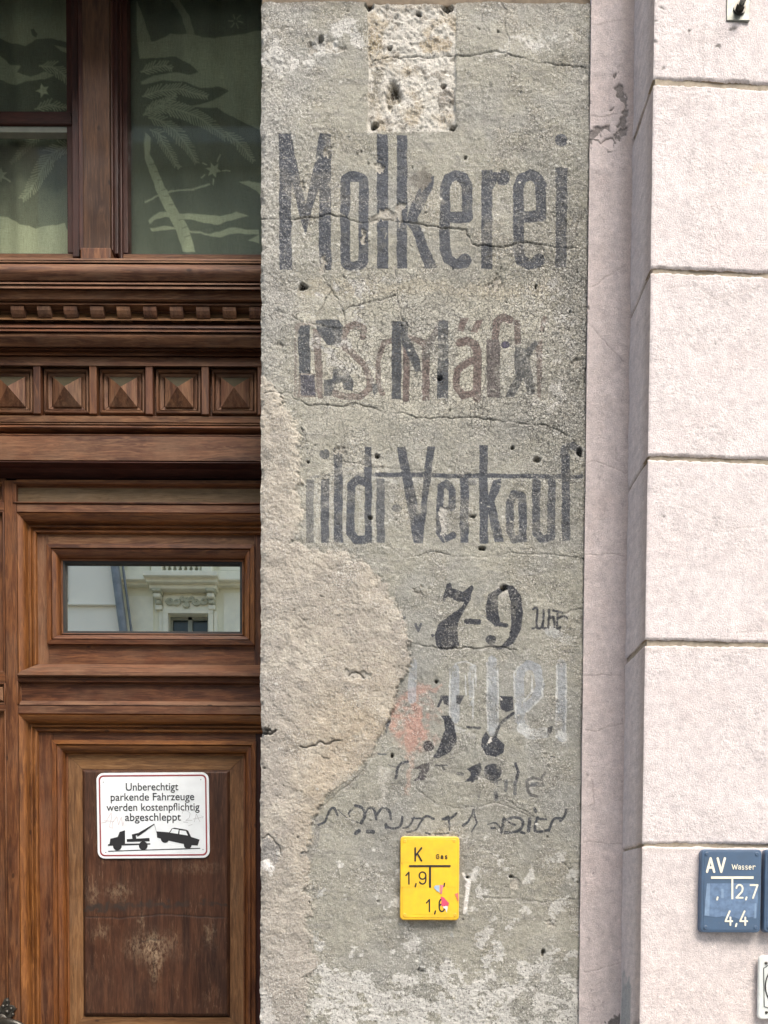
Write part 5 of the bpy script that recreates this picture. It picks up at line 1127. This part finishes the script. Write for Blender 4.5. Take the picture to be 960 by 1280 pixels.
for x, y in ((111, 152), (800, 143), (123, 648), (809, 637)):
    p = k(*upx(x, y)); lathe('screw', (p[0], YT - 0.0003, p[1]), [(0.0013, 0.001), (0.0013, -0.0003), (0.0004, -0.0007)], iron, sgn, 10)
sgn.rotation_euler = (0, math.radians(-0.7), 0)

# ---- utility marker plates: stroke lettering
def glyphs():
    A_ = lambda cx, cy, rx, ry, a, b, n=10: arc(cx, cy, rx, ry, a, b, n)
    return {  # unit box 0..1 wide, 0..1 down
     'K': [[(0, 0), (0, 1)], [(1, 0), (0.02, .62)], [(.32, .42), (1, 1)]],
     'A': [[(0, 1), (.5, 0), (1, 1)], [(.17, .68), (.83, .68)]], 'V': [[(0, 0), (.5, 1), (1, 0)]],
     '1': [[(.1, .28), (.75, 0), (.75, 1)]], ',': [[(.6, -.05), (.2, .75)]],
     '9': [A_(.5, .3, .5, .3, 0, 360, 20), [(1, .3), (1, .6)] + A_(.5, .68, .5, .32, 0, 150)], '6': [A_(.5, .7, .5, .3, 0, 360, 20), [(.0, .7), (0, .42)] + A_(.5, .34, .5, .34, 180, 320)],
     '2': [A_(.5, .3, .5, .3, 190, 380, 12) + [(.86, .55), (0, 1), (1, 1)]], '7': [[(0, 0), (1, 0), (.35, 1)]], '4': [[(.62, 0), (0, .72), (1, .72)], [(.72, .45), (.72, 1)]],
     'G': [A_(.5, .3, .5, .3, 330, 180, 8) + A_(.5, .7, .5, .3, 180, 0, 8) + [(1, .52), (.55, .52)]], 'a': [A_(.5, .28, .45, .28, 200, 360, 8) + [(.95, 1)], A_(.5, .72, .45, .28, 0, 360, 14)],
     's': [A_(.5, .26, .42, .26, 330, 90, 9) + A_(.5, .76, .42, .24, -90, 150, 9)], 'W': [[(0, 0), (.25, 1), (.5, .15), (.75, 1), (1, 0)]],
     'e': [[(.03, .5), (.95, .5)] + A_(.5, .5, .46, .5, 0, -300, 16)], 'r': [[(0, 0), (0, 1)], [(0, .3)] + A_(.5, .3, .45, .28, 200, 320, 6)]}
GL_ = glyphs()
def word(name, items, w, y, mat, parent, k):
    """items: (char, x0, y0, x1, y1) boxes of the stroke centre lines in photo px"""
    for ch, x0, y0, x1, y1 in items:
        ribbon('letter', [[k(x0 + a * (x1 - x0), y0 + b * (y1 - y0)) for a, b in ln] for ln in GL_[ch]], w, y, mat, parent)
def plate(name, label, cat, x0p, y0p, x1p, y1p, Y, mat, thick=0.011, group=None):
    k = Pl(Y); x0, z0, x1, z1 = k.B(x0p, y0p, x1p, y1p)
    t = thing(name, label, cat, ((x0 + x1) / 2, Y + thick, z0), group)
    prism('plate_body', rrect(x0, z0, x1, z1, 0.009), Y, Y + thick, mat, t, 0.0025)
    return t, k, (x0, z0, x1, z1)
def enamel(name, rgb, rough=0.38):
    m = NT(name, rough); v = m.coord((1, 1, 1), False); n = m.noise(v, 35, 6, .6); n2 = m.noise(v, 260, 4, .6)
    c = m.mix(m.rng(n, .35, .7), rgb, tuple(x * 0.8 + .012 for x in rgb)); c = m.mix(m.math('MULTIPLY', m.rng(n2, .62, .7), .3), c, tuple(x * .5 + .15 for x in rgb)); m.color(c)
    m.normal(m.bump(n2, .15, .0006)); return m.m
yellow = enamel('yellow_plastic', (0.82, 0.5, 0.022)); blue_pl = enamel('blue_plastic', (0.072, 0.125, 0.205)); yellow2 = enamel('yellow_insert', (0.85, 0.53, 0.03))
YGs = YP - 0.016
gas, k, bb = plate('gas_marker_sign', 'yellow gas marker plate with black figures on the lettered grey pier', 'sign', 500, 1045.5, 574.5, 1150, YGs, yellow, 0.014)
x0, z0, x1, z1 = bb
fy = YGs - 0.0008
prism('plate_face', rrect(x0 + .006, z0 + .006, x1 - .006, z1 - .006, .006), fy, YGs + 0.001, yellow2, gas, 0.0004)
ly = fy - 0.0005
def g8(x, y): return (480 + x / 8, 1030 + y / 8)
for bx in ((165, 218, 305, 388), (165, 452, 300, 632), (300, 452, 432, 632), (480, 452, 600, 632), (625, 452, 740, 632), (292, 722, 398, 905), (398, 722, 500, 905), (500, 722, 620, 905)):
    a_, b_ = g8(bx[0] + 5, bx[1] + 4), g8(bx[2] - 5, bx[3] - 4); q = k.B(a_[0], a_[1], b_[0], b_[1])
    prism('figure_tile', rrect(q[0], q[1], q[2], q[3], .0008, 2), fy - 0.0004, fy + 0.0002, yellow2, gas)
ly = fy - 0.0008
G8 = lambda ch, a, b, c, d: (ch, *g8(a, b), *g8(c, d))
word('lettering', [G8('K', 312, 240, 375, 368)], .0040, ly, black_pr, gas, k)
word('lettering', [G8('G', 523, 306, 550, 346), G8('a', 568, 318, 590, 346), G8('s', 610, 318, 632, 348)], .0020, ly, black_pr, gas, k)
word('lettering', [G8('1', 215, 482, 260, 600), G8('9', 352, 480, 418, 600), G8(',', 308, 600, 328, 636), G8(',', 595, 596, 612, 634)], .0035, ly, black_pr, gas, k)
word('lettering', [G8('1', 420, 756, 465, 875), G8('6', 552, 752, 605, 875), G8(',', 502, 872, 522, 906)], .0035, ly, black_pr, gas, k)
ribbon('marker_bar', [k.L([g8(250, 421), g8(665, 421)])], .0046, ly, black_pr, gas, False); ribbon('marker_bar', [k.L([g8(460, 431), g8(460, 637)])], .0050, ly, black_pr, gas, False)
stk = [('pale_blue_sticker', (0.36, 0.47, 0.58), [(500, 625), (520, 612), (556, 612), (556, 690), (545, 680), (525, 672), (508, 650)]), ('rose_sticker', (0.62, 0.2, 0.24), [(560, 608), (598, 612), (585, 650), (580, 700), (560, 700), (562, 650)]), ('pink_sticker', (0.62, 0.075, 0.15), [(568, 724), (600, 735), (630, 770), (652, 790), (645, 818), (615, 818), (590, 826), (572, 815), (575, 770), (565, 745)]), ('white_sticker', (0.75, 0.74, 0.74), [(590, 824), (622, 818), (640, 826), (634, 850), (630, 890), (618, 870), (610, 845), (595, 840)]), ('rose_sticker', (0.6, 0.15, 0.13), [(706, 700), (742, 688), (745, 775), (735, 770), (722, 730)])]
for nm, cl, pts in stk:
    pts = [(a, b) for a, b in jag([(p[0], p[1]) for p in pts] + [pts[0]], 4, 5, 1)[:-1]]
    flatpoly('sticker_scrap', k.L([g8(*p) for p in pts]), ly - 0.0003, flat_mat(nm, cl, .5), gas)
screw_y = flat_mat('yellow_cap', (0.7, 0.45, 0.04), .5)
for px_, py_ in ((506, 1051.5), (568, 1051.5), (506, 1144), (569, 1144)):
    p = k(px_, py_); lathe('screw', (p[0], YGs - .0002, p[1]), [(.0042, .002), (.0042, -.0008), (.0030, -.0014), (.0028, -.0009), (.0004, -.0009)], screw_y, gas, 14)

def YWp(px): return float(YR(P(px, 1100, 1.77).x)) - 0.018
YWs = YWp(915)
letw = flat_mat('cream_lettering', (0.78, 0.76, 0.62), .5)
grp = 'blue water marker plates'
def blue_plate(x0p, x1p, label):
    t, k, bb = plate('water_marker_sign', label, 'sign', x0p, 1061.5, x1p, 1165.5, YWs, blue_pl, 0.018, grp)
    x0, z0, x1, z1 = bb; prism('plate_face', rrect(x0 + .0055, z0 + .0055, x1 - .0055, z1 - .0055, .006), YWs - .0008, YWs + .001, blue_pl, t, 0.0004)
    for a, b in ((x0 + .011, z1 - .011), (x1 - .011, z1 - .011), (x0 + .011, z0 + .011), (x1 - .011, z0 + .011)):
        lathe('screw', (a, YWs - .0009, b), [(.0044, .002), (.0044, -.0008), (.0032, -.0014), (.0030, -.0009), (.0004, -.0009)], blue_pl, t, 14)
    return t, k
wat, k = blue_plate(875.5, 952.5, 'dark blue water marker plate reading AV Wasser on the pink wall')
s_ = 100 / 557
def w5(x, y): return (860 + x * s_, 1050 + y * s_)
ly = YWs - 0.0018
pale_b = flat_mat('pale_blue_film', (0.13, 0.2, 0.31), .35, 0, 0.25, 90); pale_b2 = flat_mat('lighter_blue_film', (0.2, 0.29, 0.41), .35, 0, 0.15, 90)
def wpoly(name, pts, mat, d): return flatpoly(name, k.L([w5(*p) for p in pts]), YWs - d, mat, wat)
wpoly('film_residue', [(130, 302), (300, 302), (460, 302), (484, 330), (484, 420), (475, 545), (455, 548), (448, 536), (420, 540), (400, 530), (360, 552), (320, 538), (280, 540), (240, 530), (200, 538), (112, 526), (118, 420)], pale_b, .0012)
wpoly('film_strip', [(130, 303), (152, 303), (146, 526), (112, 526)], pale_b2, .0014); wpoly('film_strip', [(462, 440), (474, 440), (470, 545), (460, 545)], pale_b2, .0014); wpoly('film_strip', [(230, 340), (246, 340), (246, 405), (230, 405)], pale_b2, .0014)
W5 = lambda ch, a, b, c, d: (ch, *w5(a, b), *w5(c, d))
word('lettering', [W5('A', 130, 128, 180, 222), W5('V', 204, 128, 254, 222)], .0050, ly, letw, wat, k)
word('lettering', [W5('W', 304, 170, 341, 204), W5('a', 348, 180, 364, 204), W5('s', 373, 180, 388, 205), W5('s', 397, 180, 412, 205), W5('e', 421, 180, 438, 205), W5('r', 450, 180, 468, 205)], .0017, ly, letw, wat, k)
word('lettering', [W5('2', 334, 312, 378, 402), W5('7', 432, 314, 482, 404), W5(',', 398, 400, 410, 420), W5(',', 198, 400, 208, 420)], .0038, ly, letw, wat, k)
word('lettering', [W5('4', 258, 496, 306, 592), W5('4', 360, 496, 410, 592), W5(',', 328, 584, 340, 606)], .0038, ly, letw, wat, k)
ribbon('marker_bar', [k.L([w5(158, 262), w5(454, 262)])], .0055, ly, letw, wat, False); ribbon('marker_bar', [k.L([w5(306, 270), w5(306, 412)])], .0042, ly, letw, wat, False)
wat2, k2 = blue_plate(954.8, 1031, 'second blue marker plate, cut off at the right edge of the picture')
# ---- white enamel plate low on the right
ens = enamel('off_white_enamel', (0.72, 0.76, 0.72), .25)
YE = YWs + 0.006
ep, k, bb = plate('enamel_sign', 'small white enamel sign with black outline below the blue water plates', 'sign', 947.5, 1194.5, 1018, 1274, YE, ens, 0.008)
def e5(x, y): return (860 + x * s_, 1050 + y * s_)
ln = [k(*e5(x, y)) for x, y in ((640, 870), (560, 868), (540, 885), (526, 893), (530, 1160), (548, 1165), (566, 1172), (640, 1172))]
ribbon('black_outline', [ln], .0016, YE - .0006, black_pr, ep)
ribbon('oval_outline', [[k(*e5(x, y)) for x, y in arc(640, 1018, 102, 135, 90, 270, 20)]], .003, YE - .0006, black_pr, ep)
for x, y in ((543, 857), (546, 1200)):
    p = k(*e5(x, y)); lathe('screw', (p[0], YE - .0003, p[1]), [(.0033, .001), (.0033, -.001), (.0022, -.002), (.0004, -.002)], iron, ep, 14)

# ---- bracket at the upper right
YB_ = float(YR(P(922, 10, 1.77).x)) - 0.004; k = Pl(YB_)
galv = flat_mat('galvanised_steel', (0.19, 0.2, 0.175), .5, .55, .3, 70, .2)
x0, z0, x1, z1 = k.B(908, -40, 938, 26)
br = thing('wall_bracket', 'galvanised steel bracket plate with a protruding bolt at the upper right wall', 'bracket', ((x0 + x1) / 2, YB_ + .004, z0))
box('bracket_plate', (x0, YB_ - .001, z0), (x1, YB_ + .008, z1), galv, br, .0012)
p = P(924, 12, YB_)
lathe('washer', (p.x, YB_ - .001, p.z), [(.013, .001), (.013, -.003), (.007, -.0031)], iron, br, 24)
v = []; r = .0098
for yy in (-.003, -.013):
    v += [(p.x + r * math.cos(math.radians(60 * i + 10)), YB_ + yy, p.z + r * math.sin(math.radians(60 * i + 10))) for i in range(6)]
mk('nut', v, [(0, 1, 2, 3, 4, 5), (11, 10, 9, 8, 7, 6)] + [(i, (i + 1) % 6, 6 + (i + 1) % 6, 6 + i) for i in range(6)], iron, br)
lathe('bolt', (p.x, YB_ - .013, p.z), [(.0058, .003), (.0058, -.004), (.0062, -.005), (.0056, -.006), (.0061, -.008), (.0056, -.009), (.0061, -.011), (.0056, -.012), (.0058, -.017), (.005, -.019), (.0005, -.019)], galv, br, 16)

#STREET
# ================================================================== surroundings
def struct(o): o['kind'] = 'structure'; return o
pav_m = flat_mat('granite_pavement', (0.3, 0.29, 0.27), .85, var=.15, scale=4, bump=.3); road_m = flat_mat('asphalt', (0.055, 0.055, 0.055), .9, var=.25, scale=8, bump=.3)
kerb_m = flat_mat('granite_kerb', (0.36, 0.35, 0.33), .8, var=.1, scale=20)
struct(box('ground', (-60, -60, -0.3), (60, 60, -0.135), road_m))
struct(box('street', (-40, -8.5, -0.134), (40, -1.5, -0.12), road_m)); struct(box('pavement', (-40, -1.38, -0.134), (40, 2.6, -0.001), pav_m)); struct(box('kerb', (-40, -1.5, -0.134), (40, -1.381, 0.0), kerb_m, bev=.01))
struct(box('opposite_pavement', (-40, -12.2, -0.134), (40, -8.62, -0.001), pav_m)); struct(box('opposite_kerb', (-40, -8.62, -0.134), (40, -8.501, 0.0), kerb_m, bev=.01))
# own building above and behind
up = flat_mat('upper_wall_render', (0.33, 0.31, 0.26), .95, var=.15, scale=12, bump=.4)
own = thing('house_wall', 'plastered house wall around and above the doorway', 'building', (0, 2.6, 0))
zsoff = zy(-75, 1.9)
box('wall_above_door', (-3.5, 1.93, zsoff + .3), (pr + .002, 2.235, 13), up, own); box('wall_above_window', (-3.5, 2.236, zt1), (pr + .001, 2.6, 13), up, own)
box('wall_left_of_door', (-3.5, 1.93, 0), (DRX, 2.235, zsoff + .299), up, own); box('room_back', (-3.5, 2.9, 0), (1.5, 3.0, 13), dark_room, own)
box('room_side', (pl - .001 + .3, 2.42, 0), (pl + .4, 2.9, 5), dark_room, own)
box('wall_above_right', (px0, YF + .02, zt_ + .001), (XR, 2.6, 13), pinkp, own)
box('wall_above_strip', (sx0 + .001, YS + .02, z_top + .601), (px0 - .001, 2.6, 13), pinkp, own)
box('strip_face_above', (sx0 + .001, YS + .001, z_top + .02), (px0 + .02, YS + .0028, z_top + .6), pinkp, own)
# opposite houses (seen mirrored in the door glass)
YG0 = YB + 0.022; YOPP = -12.0; YV = 2 * YG0 - YOPP
def Rf(px, py, d=0.0):
    p = P(px, py, YV - d); return Vector((p.x, 2 * YG0 - p.y, p.z))
fac_m = flat_mat('green_grey_stucco', (0.80, 0.78, 0.6), .9, var=.06, scale=2, bump=.2); trim_m = flat_mat('pale_stucco_trim', (0.84, 0.82, 0.67), .9, var=.06, scale=6); relief_m = flat_mat('grey_stucco_relief', (0.5, 0.5, 0.38), .9, var=.2, scale=14)
cream_m = flat_mat('cream_stucco', (0.88, 0.85, 0.74), .9, var=.04, scale=1.5); zinc = flat_mat('zinc_pipe', (0.2, 0.22, 0.24), .5, .3, .2, 8); pane_m = flat_mat('dark_window_pane', (0.035, 0.045, 0.04), .15); sash_m = flat_mat('window_sash', (0.3, 0.31, 0.26), .6)
def rbox(name, x0, y0, x1, y1, d, mat, parent, d0=-.05, bev=0):
    a = Rf(x0, y1); b = Rf(x1, y0); return box(name, (a.x, YOPP + d0, a.z), (b.x, YOPP + d, b.z), mat, parent, bev)
op = thing('opposite_house', 'grey green stucco house with balustrade and pedimented window, mirrored in the door glass', 'building', (Rf(240, 700).x, YOPP, 0))
zz = Rf(240, 790).z; xw0 = Rf(154, 740).x; wx0, wz0, wx1, wz1 = Rf(211, 840).x, Rf(211, 840).z, Rf(260.5, 768).x, Rf(260, 768).z
box('facade_wall', (xw0 - 1.2, YOPP - .4, -.1), (wx0, YOPP, 17), fac_m, op); box('facade_wall', (wx1, YOPP - .4, -.1), (xw0 + 14, YOPP, 17), fac_m, op)
box('facade_wall', (wx0 - .001, YOPP - .4, wz1), (wx1 + .001, YOPP - .001, 17), fac_m, op); box('facade_wall', (wx0 - .001, YOPP - .4, -.1), (wx1 + .001, YOPP - .001, wz0), fac_m, op)
def win_unit(x0, z0, x1, z1):
    o = box('window', (x0, YOPP - .22, z0), (x1, YOPP - .2, z1), pane_m, op)
    for a, b, c, d in ((x0, z0, x0 + .05, z1), (x1 - .05, z0, x1, z1), ((x0 + x1) / 2 - .045, z0, (x0 + x1) / 2 + .045, z1), (x0 + .051, z1 - .06, x1 - .051, z1)):
        box('sash', (a, YOPP - .199, b), (c, YOPP - .15, d), sash_m, o)
win_unit(wx0, wz0, wx1, wz1)
for bx in ((204.5, 766, 210.8, 850, .06), (260.8, 766, 267, 850, .06), (199, 764, 204, 850, .03), (267.5, 764, 272, 850, .03)): rbox('window_surround', *bx, trim_m, op, bev=.01)
rbox('window_surround', 204.5, 763.5, 267, 767.8, .07, trim_m, op)
rbox('relief_panel', 205, 745.5, 263, 763, .04, trim_m, op)
rbox('cornice', 155, 728.5, 330, 731.5, .28, trim_m, op, bev=.01); rbox('cornice', 155, 731.8, 330, 734.5, .16, trim_m, op); rbox('cornice', 186, 726.8, 277, 731.8, .48, trim_m, op, bev=.01); rbox('cornice', 188, 732, 275, 736, .36, trim_m, op); rbox('cornice', 190, 736.2, 273, 741.5, .24, trim_m, op, bev=.02)
for a, b in ((195, 204), (261, 270)):
    rbox('console', a - 1, 741.8, b + 1, 746, .3, relief_m, op, bev=.02); rbox('console', a, 746.2, b, 752, .24, trim_m, op, bev=.03); rbox('console', a + .6, 752.2, b - .6, 758, .15, relief_m, op, bev=.03); rbox('console', a, 758.2, b, 764, .1, trim_m, op, bev=.02)
# scrollwork relief
def scroll(cx, cy, r, sgn_, turns=1.7):
    pts = []
    for i in range(26):
        t = i / 25; a = turns * 2 * math.pi * t; rr = r * (1 - .8 * t); p = Rf(cx + sgn_ * rr * math.cos(a), cy + rr * math.sin(a) * .8); pts.append((p.x, YOPP + .06, p.z))
    tube('scroll', pts, [.035 * (1 - .4 * i / 25) for i in range(26)], relief_m, op, 6)
for cx, cy, r, s in ((213, 753, 5, 1), (222, 754, 4.5, -1), (246, 754, 4.5, 1), (256, 753, 5, -1), (234, 751, 3.5, 1), (234, 757.5, 3.5, -1), (229, 750, 3, 1), (240, 750, 3, -1)): scroll(cx, cy, r, s)
rbox('parapet', 155, 716, 330, 727, .1, trim_m, op); rbox('pedestal', 193, 690, 206, 722.5, .26, trim_m, op, bev=.01); rbox('pedestal', 255, 690, 268, 722.5, .26, trim_m, op, bev=.01); rbox('balustrade_base', 206.2, 719.5, 254.8, 723, .24, trim_m, op)
rbox('wall_panel', 160, 690, 188, 714, .05, trim_m, op); rbox('wall_panel', 275, 690, 330, 714, .05, trim_m, op); rbox('wall_panel', 160, 746, 192, 850, .03, trim_m, op); rbox('pilaster', 280, 742, 330, 850, .03, trim_m, op)
for i in range(7):
    p = Rf(210.5 + 6.7 * i, 719.3); lathe('baluster', (p.x, YOPP + .12, p.z), [(.045, 0), (.045, .04), (.02, .06), (.045, .14), (.048, .18), (.02, .27), (.022, .3), (.045, .34), (.045, .38)], trim_m, op, 10, 'Z')
rbox('balustrade_shadow_panel', 206.3, 690, 254.7, 719.3, .01, relief_m, op)  # flat darker panel, its colour stands for shade behind the balusters
for i in range(4):
    for zc in (3.2, 12.4):
        xx = wx0 + 3.0 * i; win_o = box('window', (xx, YOPP - .001, zc), (xx + .85, YOPP + .012, zc + 1.6), pane_m, op); box('sash', (xx + .38, YOPP + .0125, zc), (xx + .47, YOPP + .03, zc + 1.6), sash_m, win_o)
box('eaves', (xw0, YOPP + .001, 16.6), (xw0 + 14, YOPP + .5, 17), trim_m, op, .02)
nb = thing('cream_house', 'plain cream house wall with a grey downpipe, mirrored in the door glass', 'building', (Rf(110, 700).x, YOPP + .3, 0))
xl1 = Rf(150, 740, .3).x
# its edge leans slightly, as in the mirror image
a_, b_ = Rf(143.5, 690), Rf(158, 800); sl = (b_.x - a_.x) / (b_.z - a_.z)
xe = lambda z: a_.x + sl * (z - a_.z)
zl0, zh0 = Rf(150, 860).z, Rf(150, 660).z
pts = [(xl1 - 12, -.1), (xe(zl0), -.1), (xe(zl0), zl0), (xe(zh0), zh0), (xe(zh0), 17), (xl1 - 12, 17)]
n = len(pts); v = [(x, YOPP + .3, z) for x, z in pts] + [(x, YOPP + .003, z) for x, z in pts]
mk('facade_wall', v, [tuple(range(n)), tuple(range(2 * n - 1, n - 1, -1))] + [(i, (i + 1) % n, n + (i + 1) % n, n + i) for i in range(n)], cream_m, nb)
z1_, z2_ = Rf(110, 763).z, Rf(110, 765).z
box('string_course', (xl1 - 12, YOPP + .301, z2_), (xe(z1_) - .01, YOPP + .38, z1_), cream_m, nb, .01)
tube('downpipe', [(xe(z) + .07, YOPP + .42, z) for z in (zl0 - .5, zl0, zz, zh0, zh0 + 1)], .085, zinc, nb, 14)
tube('cable', [(xe(z) + .2, YOPP + .31, z) for z in (zl0 - .5, zl0, zz, zh0, zh0 + 1)], .025, zinc, nb, 8)
tube('hanging_cable', [tuple(Rf(px_, py_, .32)) for px_, py_ in ((84, 690), (83.5, 720), (83, 745), (84, 752))], .02, zinc, nb, 6)
